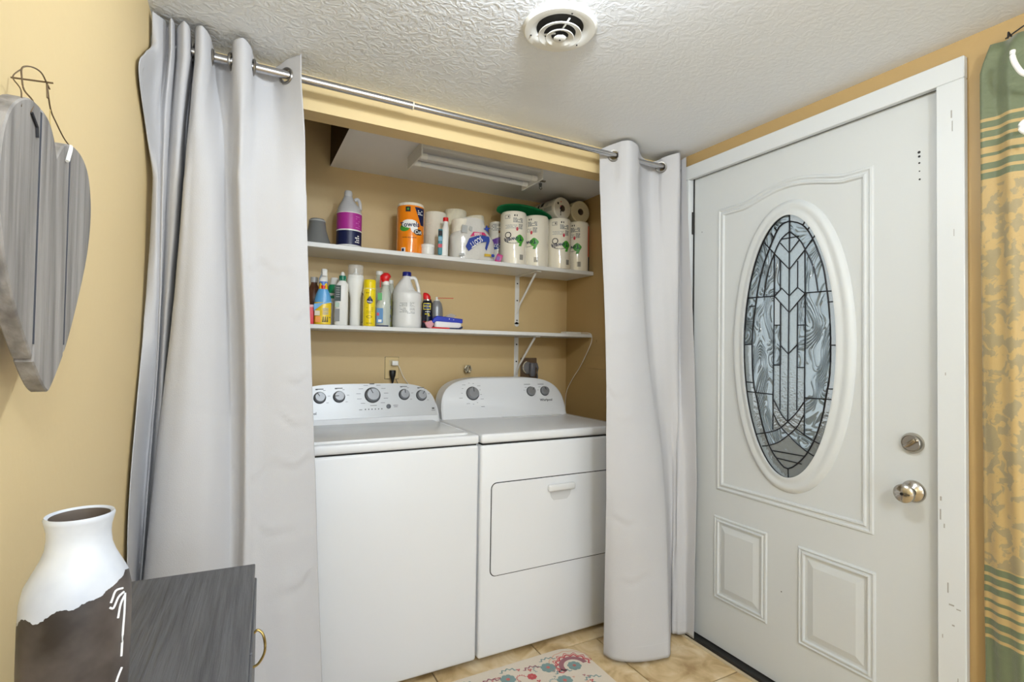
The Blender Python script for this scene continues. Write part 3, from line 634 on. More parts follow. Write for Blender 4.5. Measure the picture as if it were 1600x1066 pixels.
# ================================================================== SHELVES AND BRACKETS
Z1, Z2, YS = 1.714, 1.354, 2.395
o = MB().box(XL+.001, XR-.001, YS, YB-.001, Z1-.021, Z1, bev=.002, seg=1).obj('shelf', SHELFW, smooth=False); tag(o, 'upper white wall shelf holding the paper towels', 'shelf', 'closet shelves')
o = MB().box(XL+.001, XR-.001, YS+.008, YB-.001, Z2-.019, Z2, bev=.002, seg=1).obj('shelf', SHELFW, smooth=False); tag(o, 'lower white wall shelf holding the cleaning bottles', 'shelf', 'closet shelves')
def bracket(z, lab):
    b_ = thing('shelf_bracket', lab, 'bracket', (1.446, YB, z), 0, 'white shelf brackets')
    MB().box(-.014, .014, -.004, -.0005, -.285, -.001, bev=.001, seg=1).lathe([(0, 0), (.014, 0), (.014, .0035), (0, .0035)], 16, M=T(0, -.0005, -.285) @ RX(pi/2)).obj('wall_leg', SHELFW, b_, smooth=False)
    MB().box(-.014, .014, -.25, -.0005, -.006, -.001, bev=.001, seg=1).obj('shelf_leg', SHELFW, b_, smooth=False)
    MB().tube([(0, -.006, -.22), (.003, -.03, -.17), (.006, -.205, -.008)], .006, 8).obj('brace', SHELFW, b_)
    for zz in (-.045, -.145, -.262): MB().lathe([(0, 0), (.0045, 0), (.0045, .001), (0, .001)], 10, M=T(0, -.0045, zz) @ RX(pi/2)).obj('screw_hole', INKD, b_)
bracket(Z1-.021, 'white shelf bracket under the upper shelf'); bracket(Z2-.019, 'white shelf bracket under the lower shelf')

# ================================================================== CURTAIN ROD AND CURTAINS
RY_, RZ_ = 1.72, 2.088
rd = thing('curtain_rod', 'brushed steel telescoping rod across the closet opening, below the ceiling', 'curtain rod', (.78, RY_, RZ_))
MB().tube([(XL+.004-.78, 0, 0), (.513-.78, 0, 0)], .0128, 20).obj('outer_tube', STEEL, rd)
MB().tube([(.50-.78, 0, 0), (XR-.004-.78, 0, 0)], .0108, 20).obj('inner_tube', STEEL, rd)
MB().tube([(.511-.78, 0, 0), (.5155-.78, 0, 0)], .0138, 20).obj('joint_ring', mat('ivory_ring', rgb(226, 220, 200), .4), rd)
for x in (XL+.006, XR-.006): MB().tube([(x-.78-.006, 0, 0), (x-.78+.006, 0, 0)], .018, 20).obj('end_cap', PLAST, rd)

def curtain(rows, label, sag, seed, group, cen, holes, creases=()):
    nz, nc, ntop = 190, len(rows[0][1]), 30; sub = 8
    zs = [r[0] for r in rows]
    rws = [[Vector((x, y_, z)) for x, y_ in r] for z, r in rows]
    # resample every row along the cloth, then spline down the height
    RR = [spline(r, sub) for r in rws]
    def at(i, z):
        k = 0
        while k < len(zs)-2 and z < zs[k+1]: k += 1
        t_ = (zs[k]-z)/(zs[k]-zs[k+1]); g = lambda q: RR[min(max(q, 0), len(RR)-1)][i]
        # monotone smooth blend
        v = cr1(g(k-1), g(k), g(k+1), g(k+2), t_) if 0 < k < len(zs)-2 else g(k).lerp(g(k+1), t_)
        return v
    t = bmesh.new(); V = []
    nu = (nc-1)*sub+1
    for i in range(nu):
        c_ = i/sub; ztop = zs[0]-sag(c_); col_ = []
        for j in range(nz+1):
            z = ztop+(2.03-ztop)*j/ntop if j < ntop else 2.03+(zs[-1]-2.03)*(j-ntop)/(nz-ntop)
            v = at(i, min(z, zs[0])).copy(); v.z = z
            amp = .0035*min(1, max(0, (2.0-z)/.6))
            nn = noise.noise(Vector((i*.035, z*5.0, seed)))*amp+noise.noise(Vector((i*.02+z*3, z*16.0, seed+5)))*amp*.45
            v.y += nn; v.x += nn*.3
            for (ua, za, ub, zb, am, wd) in creases:
                if ua <= c_ <= ub:
                    q_ = (c_-ua)/(ub-ua); zl = za+(zb-za)*q_+.008*sin(q_*9); v.y -= am*sin(pi*q_)**.6*(math.exp(-((z-zl)/wd)**2)-.8*math.exp(-((z-zl+wd*1.6)/wd)**2))
            col_.append(t.verts.new(v))
        V.append(col_)
    for i in range(nu-1):
        for j in range(nz):
            m_ = (V[i][j].co+V[i+1][j+1].co)/2
            if any((m_-Vector((hx_, hy_, RZ_-.003))).length < .0195 for hx_, hy_, *_ in holes): continue
            t.faces.new((V[i][j], V[i+1][j], V[i+1][j+1], V[i][j+1]))
    root = thing('curtain', label, 'curtain', cen, 0, group)
    bmesh.ops.transform(t, matrix=T(*[-c for c in cen]), verts=t.verts)
    ob = MB()._add(t).obj('cloth', FABRIC, root, ang=180)
    so = ob.modifiers.new('s', 'SOLIDIFY'); so.thickness = .0016; so.offset = 0
    # hem line
    hm_ = bmesh.new(); prev = None
    for i in range(nu):
        v = at(i, .075).copy(); v.y += -.0016; v.z = .075
        a_ = hm_.verts.new(v-Vector(cen)); b_ = hm_.verts.new(v+Vector((0, -.0006, -.0022))-Vector(cen))
        if prev: hm_.faces.new((prev[0], a_, b_, prev[1]))
        prev = (a_, b_)
    MB()._add(hm_).obj('hem_stitching', mat('hem_thread', rgb(196, 196, 198), .9), root)
    return root
def sagL(c):
    fr = [0, .004, .03, .028, .012, .004, .012, .028, .034, .026, .012, .002, .002, .02, .02, .01, .0, .01, .012, .002, .006, .01, .0, .004, .004, .004]
    i = int(min(c, len(fr)-1)); j = min(i+1, len(fr)-1); return (fr[i]*(1-(c-i))+fr[j]*(c-i))*.8-.006
def sagR(c):
    fr = [.03, .015, .005, 0, 0, .004, .01, .022, .026, .02, .016, .008, .0, .0, .004, .006, .002, .002]
    i = int(min(c, len(fr)-1)); j = min(i+1, len(fr)-1); return (fr[i]*(1-(c-i))+fr[j]*(c-i))*.8-.006
HL = [(.112, 1.720, -.76, -.65), (.020, 1.722, -1, -.25), (-.037, 1.718, 1, -.25), (-.087, 1.722, -1, -.2), (-.128, 1.715, -1, -.2)]
HR = [(1.392, 1.719, -.67, -.74), (1.5005, 1.718, -1, -.12), (1.659, 1.719, -.7, -.72), (1.728, 1.715, -1, -.2)]
cl = curtain(LEFT_ROWS, 'bunched white grommet curtain at the left, beside the heart wall hanging', sagL, 1.3, 'white closet curtains', (0, 1.70, 0), HL, [(2.5, 1.50, 4.6, 1.47, .004, .010), (1.0, 1.47, 3.2, 1.50, .003, .009), (.2, 1.36, 1.8, 1.34, .004, .010), (0, 1.18, 2.0, 1.15, .004, .011), (.3, 1.02, 2.3, 1.06, .004, .010), (.1, .93, 2.4, .91, .005, .010), (2.0, .94, 4.6, .87, .004, .012), (4.8, 1.06, 10.5, 1.09, .003, .009), (1.2, .72, 3.8, .76, .003, .012), (.2, .60, 2.4, .55, .004, .012), (5.2, .90, 7.5, .93, .003, .010)])
cr_ = curtain(RIGHT_ROWS, 'white grommet curtain at the right, between the dryer and the door', sagR, 8.1, 'white closet curtains', (1.55, 1.70, 0), HR, [(.5, .60, 3.4, .57, .004, .012), (.2, 1.10, 2.2, 1.08, .003, .012), (1.0, .98, 3.0, .99, .003, .01), (1.2, .34, 4.0, .36, .003, .014), (.5, 1.32, 4.0, 1.34, .002, .012)])
GROM = mat('grommet_nickel', rgb(150, 146, 140), .3, metal=1)
def grommet(root, x, y_, nx, ny):
    # a metal ring in the cloth where the rod passes; n = cloth normal in plan
    a_ = atan2(ny, nx); M = T(x-root.location.x, y_-root.location.y, RZ_-.003) @ RZ(a_) @ RY(pi/2)
    MB().lathe([(.0185, -.003), (.0245, -.0035), (.0262, 0), (.0245, .0035), (.0185, .003), (.0175, 0), (.0185, -.003)], 28, M=M).obj('grommet', GROM, root)
for h_ in HL: grommet(cl, *h_)
for h_ in HR: grommet(cr_, *h_)

# ================================================================== CEILING VENT, CLOSET LIGHT
VM = mat('white_vent_enamel', rgb(226, 226, 222), .4)
vt = thing('ceiling_vent', 'round white stepped ceiling vent', 'vent', (.775, 1.2, H))
def vr(name, prof, m=VM): return MB().lathe([(r_, -z_) for r_, z_ in prof], 56).obj(name, m, vt, ang=40)
vr('outer_ring', [(.104, 0), (.104, .004), (.098, .010), (.083, .0105), (.070, .006), (.0655, .0005)])
vr('duct', [(.0655, .0005), (0, .0008)], mat('duct_dark', rgb(30, 27, 23), .9))
vr('louvre_ring', [(.044, .0135), (.0445, .0165), (.0595, .0225), (.061, .0215), (.060, .0195), (.045, .0125), (.044, .0135)])
vr('louvre_ring', [(.024, .0205), (.0245, .0235), (.038, .0295), (.0395, .0285), (.038, .0265), (.025, .0195), (.024, .0205)])
vr('centre_cap', [(0, .034), (.010, .0345), (.0165, .032), (.0175, .030), (.010, .026), (0, .026)])
MB().lathe([(0, 0), (.0028, 0), (.0028, .001), (0, .001)], 10, M=T(0, 0, -.0355)).obj('screw', INKD, vt)
for k in range(3):
    M = RZ(radians(-100+120*k))
    MB().box(.012, .066, -.0020, .0020, -.0155, -.0125, M=M).obj('spoke', VM, vt, smooth=False)
    MB().lathe([(0, 0), (.0025, 0), (.0025, .001), (0, .001)], 10, M=RZ(radians(20+120*k)) @ T(.082, 0, -.0118)).obj('screw', INKD, vt)

lf = thing('closet_light_fixture', 'unlit white two-tube fluorescent light on the closet ceiling', 'light', (.99, 2.24, 2.151))
MB().box(-.305, .305, -.09, .10, -.022, -.0005, bev=.003, seg=1).box(-.305, .305, -.022, .022, -.04, -.02, bev=.004, seg=1).obj('housing', mat('fixture_enamel', rgb(216, 216, 216), .35), lf, smooth=False)
for s_ in (-1, 1): MB().box(s_*.305-.004, s_*.305+.004, -.098, .108, -.062, 0, bev=.0015, seg=1).obj('end_plate', PLAST, lf, smooth=False)
for yy in (-.052, .046):
    tb = MB().tube([(-.275, yy, -.046), (.275, yy, -.046)], .0125, 18).obj('tube', mat('frosted_tube', rgb(226, 228, 228), .25), lf)
    for s_ in (-1, 1):
        MB().tube([(s_*.298, yy, -.046), (s_*.268, yy, -.046)], .0135, 18).obj('end_cap', PLAST, tb)
MB().tube([(.20, .03, -.03), (.205, .05, -.036), (.21, .05, -.06)], .0012, 6).obj('pull_wire', INK, lf)
o = MB().lathe([(0, 0), (.022, 0), (.024, -.008), (.019, -.017), (.010, -.021), (0, -.022)], 28).obj('ceiling_button', PLAST); o.location = (1.169, 2.402, 2.1505); tag(o, 'small round white knob on the closet ceiling behind the tube light', 'ceiling knob')
cb = thing('spring_clip', 'small metal spring clip hanging from the closet ceiling beside the tube light', 'clip', (1.383, 2.31, 2.150))
MB().box(-.012, .03, -.008, .008, -.006, 0, bev=.001, seg=1).obj('clip_plate', STEEL, cb, smooth=False)
MB().tube([(0, 0, -.005), (0, 0, -.02), (-.006, 0, -.028), (-.006, 0, -.042), (.004, 0, -.05), (.010, 0, -.042), (.006, 0, -.03)], .0022, 8).obj('hook', INK, cb)
MB().lathe([(0, -.018), (.009, -.018), (.007, -.034), (0, -.034)], 12).obj('spring', KNOBD, cb)

# ================================================================== SOCKETS, PLUGS, VALVE, CORDS
ot = thing('wall_socket', 'tan painted wall socket above the washing machine', 'socket', (.7105, YB, 1.152))
MB().box(-.036, .036, -.006, 0, -.057, .057, bev=.003, seg=1).obj('plate', mat('tan_plate', rgb(214, 190, 138), .45), ot, smooth=False)
for z_ in (-.043, .013): MB().box(-.016, .016, -.0075, -.005, z_, z_+.030, bev=.002, seg=1).obj('receptacle', mat('ivory_receptacle', rgb(206, 190, 150), .4), ot, smooth=False)
MB().box(-.037, .037, -.001, -.0002, -.058, .058).obj('plate_edge', INK, ot, smooth=False)
ch = thing('phone_charger', 'small white cube charger plugged into the wall socket', 'charger', (.718, YB-.008, 1.178))
MB().box(-.014, .018, -.028, 0, -.012, .012, bev=.003, seg=2).obj('body', PLAST, ch)
MB().tube([(Vector(p)) for p in spline([(.016, -.02, -.004), (.03, -.02, -.03), (.045, -.018, -.065), (.07, -.012, -.10), (.09, -.01, -.12)], 5)], .0014, 6).obj('cable', PLAST, ch)
pl = thing('power_plug', 'black power plug and cord in the wall socket below the charger', 'plug', (.7105, YB-.008, 1.125))
MB().loft([(.016, 0, -.012, .016, .011), (.008, 0, -.014, .017, .012), (-.012, 0, -.014, .0145, .011), (-.03, 0, -.014, .0085, .008), (-.045, 0, -.014, .006, .006)], 16).obj('plug_body', BLACK, pl)
MB().tube(spline([(0, -.014, -.04), (.0, -.015, -.08), (.004, -.02, -.14), (.01, -.02, -.2)], 4), .0045, 8).obj('cord', BLACK, pl)
MB().tube(spline([(.018, -.010, -.03), (.03, -.012, -.055), (.043, -.012, -.085), (.05, -.012, -.11)], 4), .0016, 6).obj('wire', INK, pl)

va = thing('valve_handle', 'small round water valve handle on the closet wall above the dryer', 'valve', (1.128, YB, 1.147))
MB().lathe([(0, 0), (.009, 0), (.008, .03), (0, .03)], 14, M=RX(pi/2)).obj('stem', KNOBD, va)
ptz = [((.018+.0022*cos(6*a_))*cos(a_), -.032, (.018+.0022*cos(6*a_))*sin(a_)) for a_ in [2*pi*k/48 for k in range(48)]]
wm = MB().tube(ptz, .0042, 8, closed=True)
for k in range(6): wm.tube([(.004*cos(k*pi/3), -.032, .004*sin(k*pi/3)), (.017*cos(k*pi/3), -.032, .017*sin(k*pi/3))], .0026, 6)
wm.lathe([(0, 0), (.006, 0), (.006, .004), (0, .006)], 12, M=T(0, -.031, 0) @ RX(pi/2))
wm.obj('wheel', mat('worn_valve_metal', rgb(196, 188, 166), .4, metal=.5, var=(160, rgb(60, 48, 36), .52, .6)), va)

do = thing('dryer_socket', 'brown dryer socket plate with a big grey plug, beside the lower shelf bracket', 'socket', (1.530, YB, 1.152))
MB().box(-.056, .056, -.008, 0, -.062, .060, bev=.004, seg=1).obj('plate', mat('bronze_plate', rgb(128, 108, 88), .35, metal=.5), do, smooth=False)
MB().lathe([(0, 0), (.036, 0), (.036, .006), (.030, .010), (0, .010)], 28, M=T(-.012, -.008, 0) @ RX(pi/2)).obj('receptacle', mat('grey_receptacle', rgb(120, 118, 118), .4), do)
pg = MB().loft([(-.05, .012, -.03, .014, .012), (-.035, .012, -.03, .018, .016), (.022, .012, -.03, .018, .018), (.03, .012, -.028, .014, .014)], 16, ex=3).obj('plug', mat('grey_plug', rgb(104, 104, 110), .4), do)
MB().tube([(.03, -.04, .03), (.038, -.046, 0), (.036, -.042, -.05), (.034, -.04, -.14)], .007, 10).obj('cord', mat('grey_plug', rgb(104, 104, 110), .4), do)
ptc = [(-.018+.028*cos(a_), -.02, .004+.034*sin(a_)) for a_ in [pi*.55+pi*.85*k/12 for k in range(13)]]
MB().tube(ptc, .0032, 8).obj('strain_loop', mat('cream_loop', rgb(206, 196, 170), .4), do)

ps = thing('plug_strip', 'flat white plug box with trailing cord at the right end of the lower shelf', 'plug box', (1.735, 2.52, Z2))
MB().box(-.055, .05, -.03, .03, .0005, .014, bev=.004, seg=2).obj('body', PLAST, ps)
MB().tube(spline([(.02, -.03, .008), (.035, -.06, .008), (.045, -.11, .006), (.052, -.127, -.005), (.054, -.127, -.04), (.054, -.10, -.085), (.053, -.06, -.14), (.053, -.01, -.2), (.052, .06, -.27), (.05, .12, -.36), (.05, .125, -.5)], 4), .0021, 6).obj('cord', PLAST, ps)
MB().tube(spline([(-.02, .03, .01), (.0, .06, .018), (.045, .05, .012), (.05, .02, .004)], 4), .0018, 6).obj('wire', INK, ps)
ap = MB().box(XR-.0015, XR, 2.17, 2.43, 1.155, 1.229, bev=.0007, seg=1)
for (y_, z_) in [(2.368, 1.618), (2.362, 1.315)]: ap.box(XR-.003, XR, y_-.003, y_+.003, z_-.006, z_+.006)
ap.box(XR-.0015, XR, 2.20, 2.34, 1.701, 1.703)
o = struct('trim_8', ap, TAN_D, smooth=False, label='painted-over patch and nail heads on the closet right wall')

# ================================================================== THINGS ON THE SHELVES
def face(x, y_): return -atan2(x, y_)
def item(name, label, cat, x, y_, z, group=None, tilt=0, turn=0):
    return thing(name, label, cat, (x, y_, z), face(x, y_)+turn, group)
GU, GL = 'household supplies on the upper shelf', 'cleaning supplies on the lower shelf'
PAPER = mat('paper_roll', rgb(236, 230, 214), .85, bump=(90, .25, 3))
PAPERC = mat('paper_roll_cream', rgb(232, 224, 200), .9, bump=(90, .25, 3))
FILM = mat('printed_film_white', rgb(236, 233, 224), .16, coat=.7, bump=(22, .22, 3))
CARD = mat('cardboard_core', rgb(150, 132, 110), .8)
ORANGE = mat('orange_film', rgb(246, 140, 26), .18, coat=.7, bump=(20, .15, 2))
NAVY = pmat('navy_print', 24, 32, 74); BLUE = pmat('blue_print', 36, 62, 150); GREENP = pmat('green_print', 74, 158, 54)
WHT = pmat('white_print', 242, 242, 238); GREY = pmat('grey_print', 128, 130, 130); LGREY = pmat('light_grey_print', 176, 178, 176)
PINK = pmat('pink_print', 206, 44, 110); RED = pmat('red_plastic', 214, 30, 34, .3); REDP = pmat('red_print', 200, 50, 70); PURP = pmat('purple_print', 110, 70, 160)
YEL = pmat('yellow_plastic', 246, 218, 20, .3); ORP = pmat('orange_print', 240, 150, 40)
def blob(cx_, cz_, a_, b_, e=2): return lambda s, z: abs((s-cx_)/a_)**e+abs((z-cz_)/b_)**e < 1
def dashes(mb, r, s0, s1, z0, z1, rows, mi=0, seed=1, fill=.75, ry=None, h=.55):
    rn = random.Random(seed); dz = (z1-z0)/rows
    for k in range(rows):
        s = s0
        while s < s1-.002:
            w_ = rn.uniform(.004, .014); e_ = min(s1, s+w_)
            if rn.random() < fill: mb.cyl_patch(r, e_-s, z0+dz*k, z0+dz*(k+h), sc=(s+e_)/2, mi=mi, nx=2, ry=ry)
            s = e_+.002

# 1 grey translucent cup
c = item('plastic_cup', 'grey translucent plastic cup upside down at the left end of the upper shelf', 'cup', .305, 2.47, Z1, GU)
SM = mat('smoky_plastic', rgb(150, 152, 150), .25, trans=.35)
MB().lathe([(0, .118), (.03, .118), (.034, .112), (.040, .07), (.052, .03), (.060, .012), (.062, 0), (.059, 0), (.057, .012), (.049, .03), (.037, .07), (.031, .110), (0, .114)], 32).obj('body', SM, c)
MB().lathe([(.0315, .113), (.0345, .113), (.036, .106), (.0335, .106)], 32).obj('base_ring', LGREY, c)
# 2 purple and navy jug
c = item('detergent_jug', 'clear-topped jug with a magenta and navy label on the upper shelf', 'jug', .446, 2.475, Z1, GU)
JUG = mat('milky_plastic', rgb(206, 206, 208), .3, trans=.15)
def pj(z): return .0555 if z < .165 else .0555
MB().loft([(0, 0, 0, .052, .050), (.006, 0, 0, .056, .054), (.165, 0, 0, .056, .054), (.185, -.001, 0, .052, .050), (.205, -.004, 0, .040, .040), (.225, -.007, 0, .026, .026), (.240, -.007, 0, .021, .021), (.243, -.007, 0, .017, .017)], 32).obj('bottle', JUG, c)
MB().lathe([(0, .236), (.0185, .236), (.0185, .262), (.015, .270), (0, .272)], 24, M=T(-.007, 0, 0)).obj('cap', mat('grey_cap', rgb(190, 190, 190), .3), c)
MB().tube(spline([(.022, 0, .228), (.036, 0, .235), (.046, 0, .215), (.048, 0, .185)], 5), .008, 10).obj('handle', JUG, c)
lb = MB(); lb.cyl_patch(.0568, .165, .082, .158, mi=0, nx=24); lb.cyl_patch(.0568, .165, .012, .076, mi=1, nx=24); lb.cyl_patch(.0569, .165, .076, .082, mi=2, nx=24); lb.cyl_patch(.0569, .165, .158, .161, mi=2, nx=24); lb.cyl_patch(.0569, .165, .006, .011, mi=2, nx=24)
dashes(lb, .0573, .028, .052, .022, .06, 4, 2, 3); dashes(lb, .0573, .030, .055, .09, .15, 6, 3, 4, h=.4)
lb.obj('label', [pmat('magenta_label', 176, 48, 148), NAVY, WHT, pmat('pale_magenta', 206, 120, 190)], c, smooth=False)
# 3 orange paper towel roll
def roll(root, r, h, m=PAPER, cm=CARD, core=.021):
    a_ = MB().lathe([(core, 0), (r*.97, 0), (r, .004), (r, h-.006), (r*.96, h-.001), (core, h), (core, h-.002)], 40).obj('paper', m, root)
    MB().lathe([(core-.0015, .004), (core, .004), (core, h-.003), (core-.0015, h-.003), (core-.0015, .004)], 24).obj('core', cm, root)
    return a_
c = item('paper_towel_roll', 'paper towel roll in an orange printed wrapper on the upper shelf', 'paper towel roll', .740, 2.478, Z1, 'paper towel rolls')
roll(c, .064, .248)
MB().lathe([(.066, 0), (.0665, .004), (.0665, .226), (.063, .236), (.061, .236), (.0645, .226), (.0645, 0)], 48).obj('wrapper', ORANGE, c)
lb = MB(); rr = .0670
lb.cyl_patch(rr, .14, .085, .17, mask=lambda s, z: blob(-.004, .142, .040, .020, 2.2)(s, z) or blob(.018, .122, .018, .022)(s, z), mi=1)
lb.cyl_patch(rr-.0001, .13, .085, .16, mask=lambda s, z: blob(-.03, .122, .026, .017)(s, z), mi=2)
lb.cyl_patch(rr+.0001, .06, .14, .225, sc=.05, mask=lambda s, z: s > .05-(z-.15)*.42, mi=0)
lb.cyl_patch(rr+.0002, .024, .2, .225, sc=-.013, mi=3)
lb.cyl_patch(rr+.0002, .10, .09, .13, sc=.03, mask=lambda s, z: blob(.04, .104, .024, .015)(s, z), mi=3)
cyl_text(lb, 'Towels', .034, rr+.0009, .138, -.004, rot=.06, mi=0)
cyl_text(lb, 'Cut', .026, rr+.0011, .104, .040, rot=.1, mi=1)
dashes(lb, rr, -.04, .03, .074, .080, 1, 4, 5, .95); dashes(lb, rr+.0003, .036, .066, .19, .215, 3, 1, 7)
lb.cyl_patch(rr+.0002, .022, .006, .026, sc=-.034, mi=1); lb.cyl_patch(rr+.0004, .012, .008, .022, sc=-.036, mi=0)
lb.cyl_patch(rr+.0004, .010, .206, .220, sc=-.013, mask=blob(-.013, .213, .0045, .006), mi=2)
lb.obj('printed_design', [NAVY, WHT, GREENP, INKD, pmat('brown_print', 130, 80, 30)], c, smooth=False)
# 4 bare roll, 6 another, tilted one
c = item('paper_towel_roll', 'bare white paper roll beside the orange-wrapped one, behind the small white tub', 'paper towel roll', .902, 2.575, Z1, 'paper towel rolls'); roll(c, .058, .252)
c = item('paper_towel_roll', 'bare cream paper roll standing tallest behind the red-capped bottle', 'paper towel roll', 1.020, 2.592, Z1, 'paper towel rolls'); roll(c, .060, .286, PAPERC)
c = item('paper_towel_roll', 'bare cream paper roll leaning to the left behind the crumpled tissue pack', 'paper towel roll', 1.172, 2.603, Z1+.008, 'paper towel rolls'); c.rotation_euler = (0, radians(-8), 0); roll(c, .054, .268, PAPERC)
c = item('plastic_tub', 'short white plastic tub in front of the bare white paper roll', 'tub', .812, 2.425, Z1, GU)
MB().lathe([(0, 0), (.030, 0), (.0315, .002), (.0315, .038), (0, .038)], 30).obj('body', PLAST, c)
MB().lathe([(0, .036), (.0335, .036), (.0335, .048), (.031, .0505), (0, .0505)], 30).obj('lid', PLAST, c)
# 5 red-capped bottle with teal label
c = item('spot_remover_bottle', 'slim white bottle with a red cap and teal label on the upper shelf', 'bottle', .897, 2.430, Z1, GU)
MB().loft([(0, 0, 0, .020, .02), (.004, 0, 0, .022, .024), (.12, .004, 0, .020, .024), (.145, .007, 0, .016, .02), (.160, .008, 0, .012, .012), (.180, .008, 0, .011, .011)], 24, ex=2.6).obj('bottle', PLAST, c)
MB().lathe([(0, .178), (.0135, .178), (.0135, .196), (.012, .198), (0, .198)], 20, M=T(.008, 0, 0)).obj('cap', RED, c)
lb = MB().box(-.0275, -.006, -.0255, -.02, .006, .135, bev=.003, seg=1, mi=0).box(-.0265, -.008, -.0262, -.02, .042, .060, mi=1).box(-.0265, -.008, -.0262, -.02, .075, .095, mi=2)
lb.box(-.026, -.008, -.0262, -.02, .10, .128, bev=.002, mi=3)
lb.obj('label', [pmat('teal_label', 22, 120, 136), REDP, pmat('sky_print', 120, 170, 196), INKD], c, smooth=False)
# 7 tissue pack: rolls inside thin film, crumpled to the right
c = item('toilet_tissue_pack', 'half-empty toilet tissue pack in crumpled clear film, printed upside down', 'tissue pack', 1.060, 2.460, Z1, 'tissue packs', turn=.33)
for i_, (dx_, dz_) in enumerate([(-.052, 0), (-.052, .103), (.060, 0)]):
    q = MB().lathe([(.02, 0), (.052, 0), (.0545, .003), (.0545, .098), (.052, .101), (.02, .101), (.02, 0)], 32).obj('tissue_roll', PAPER, c); q.location = (dx_, .0, dz_+.001)
def bag(u, v):
    a_ = 2*pi*u; z = v*.212
    w_ = .120 if v < .55 else .120-.05*(v-.55)/.45
    c_, d_ = cos(a_), sin(a_); x = w_*math.copysign(abs(c_)**.62, c_); y_ = .060*math.copysign(abs(d_)**.8, d_)
    if x > 0: x *= (1-.30*max(0, v-.35)/.65); z *= (1-.10*max(0, x)/.1)
    nn = noise.noise(Vector((x*26, y_*26+3, z*22)))*.006*(1.2 if x > -.02 else .3)+abs(noise.noise(Vector((x*60, y_*50, z*40+9))))*.003
    return Vector((x+.004+nn, y_*(1+nn*8), max(0.0005, z)))
FILMC = mat('thin_clear_film', rgb(240, 238, 232), .12, trans=.25, coat=.6, bump=(30, .3, 3))
mb = MB().grid(bag, 64, 26, closed_u=True)
bmesh.ops.holes_fill(mb.b, edges=[e for e in mb.b.edges if len(e.link_faces) == 1], sides=0); bmesh.ops.recalc_face_normals(mb.b, faces=mb.b.faces)
mb.obj('film', FILMC, c, ang=60)
def pf(x, z, d=.0): return T(x, -.066-d, z) @ RX(pi/2)
lb = MB()
band = [(-.045, .052), (-.030, .040), (.050, .092), (.056, .120), (-.030, .098)]
lb.prism([(x, z) for x, z in [(-.052, .060), (-.036, .038), (.020, .085), (.074, .098), (.070, .122), (.02, .124), (-.034, .103)]], -.0675, -.066, mi=0)
lb.prism([(-.03, .112), (-.012, .138), (.045, .140), (.060, .124), (.028, .128)], -.0682, -.066, mi=1)
lb.prism([(.052, .06), (.060, .048), (.076, .098), (.074, .12), (.066, .118)], -.0672, -.066, mi=0)
M_ = T(.002, -.0690, .088) @ RX(pi/2) @ RZ(pi+.62) @ Matrix.Diagonal((.78, 1.25, 1, 1)); flat_text(lb, 'SCOTT', .030, M_, 2)
M_ = T(.012, -.0690, .129) @ RX(pi/2) @ RZ(pi+.12); flat_text(lb, '1000', .021, M_, 2)
lb.prism([(-.076, .130), (-.046, .128), (-.044, .166), (-.074, .168)], -.0672, -.066, mi=3)
lb.prism([(-.036, .146), (-.020, .138), (-.018, .162), (-.034, .166)], -.0672, -.066, mi=3)
lb.prism([(.062, .150), (.074, .140), (.068, .158), (.082, .168), (.066, .168), (.060, .182), (.054, .166), (.044, .160), (.056, .156)], -.062, -.0605, mi=0)
lb.prism([(-.088, .010), (-.058, .012), (-.06, .026), (-.086, .022)], -.0672, -.066, mi=3)
lb.prism([(.048, .018), (.086, .020), (.086, .032), (.050, .032)], -.0672, -.066, mi=4)
lb.prism(rrect(.086, .104, .018, .033, .006), -.0672, -.066, mi=0)
lb.obj('printed_design', [BLUE, PINK, WHT, LGREY, pmat('mustard_print', 206, 170, 50)], c, smooth=False)
# 9 second pack, further right and behind
c = item('toilet_tissue_pack', 'wrapped tissue roll with purple print, squeezed beside the leftmost wrapped towel roll', 'tissue pack', 1.284, 2.602, Z1, 'tissue packs', turn=.0)
q = MB().lathe([(.018, 0), (.050, 0), (.052, .004), (.052, .250), (.048, .256), (.018, .256), (.018, 0)], 36).obj('rolls', FILM, c)
lb = MB(); rr = .0526
lb.cyl_patch(rr, .11, .12, .17, mask=lambda s, z: abs(z-.148-s*.3) < .017, mi=0); lb.cyl_patch(rr, .11, .09, .15, mask=lambda s, z: abs(z-.116-s*.3) < .013, mi=1)
cyl_text(lb, 'SCOTT', .026, rr+.0008, .118, 0, rot=pi-.3, mi=2); dashes(lb, rr, -.04, .05, .205, .245, 5, 3, 8); lb.cyl_patch(rr, .035, .19, .204, sc=.02, mi=4)
lb.obj('printed_design', [PURP, BLUE, WHT, GREY, pmat('brown_print', 130, 80, 30)], c, smooth=False)
o = item('snack_pouch', 'small magenta-printed packet lying against the wrapped towel roll', 'packet', 1.195, 2.432, Z1, GU)
MB().box(-.014, .018, -.004, .006, 0, .044, bev=.003, M=RY(.35) @ T(0, 0, .004)).obj('packet', pmat('magenta_packet', 196, 60, 130, .3), o)
MB().box(-.010, .008, -.0046, -.003, .010, .03, M=RY(.35) @ T(0, 0, .004)).obj('printed_design', pmat('violet_print', 120, 60, 150), o, smooth=False)

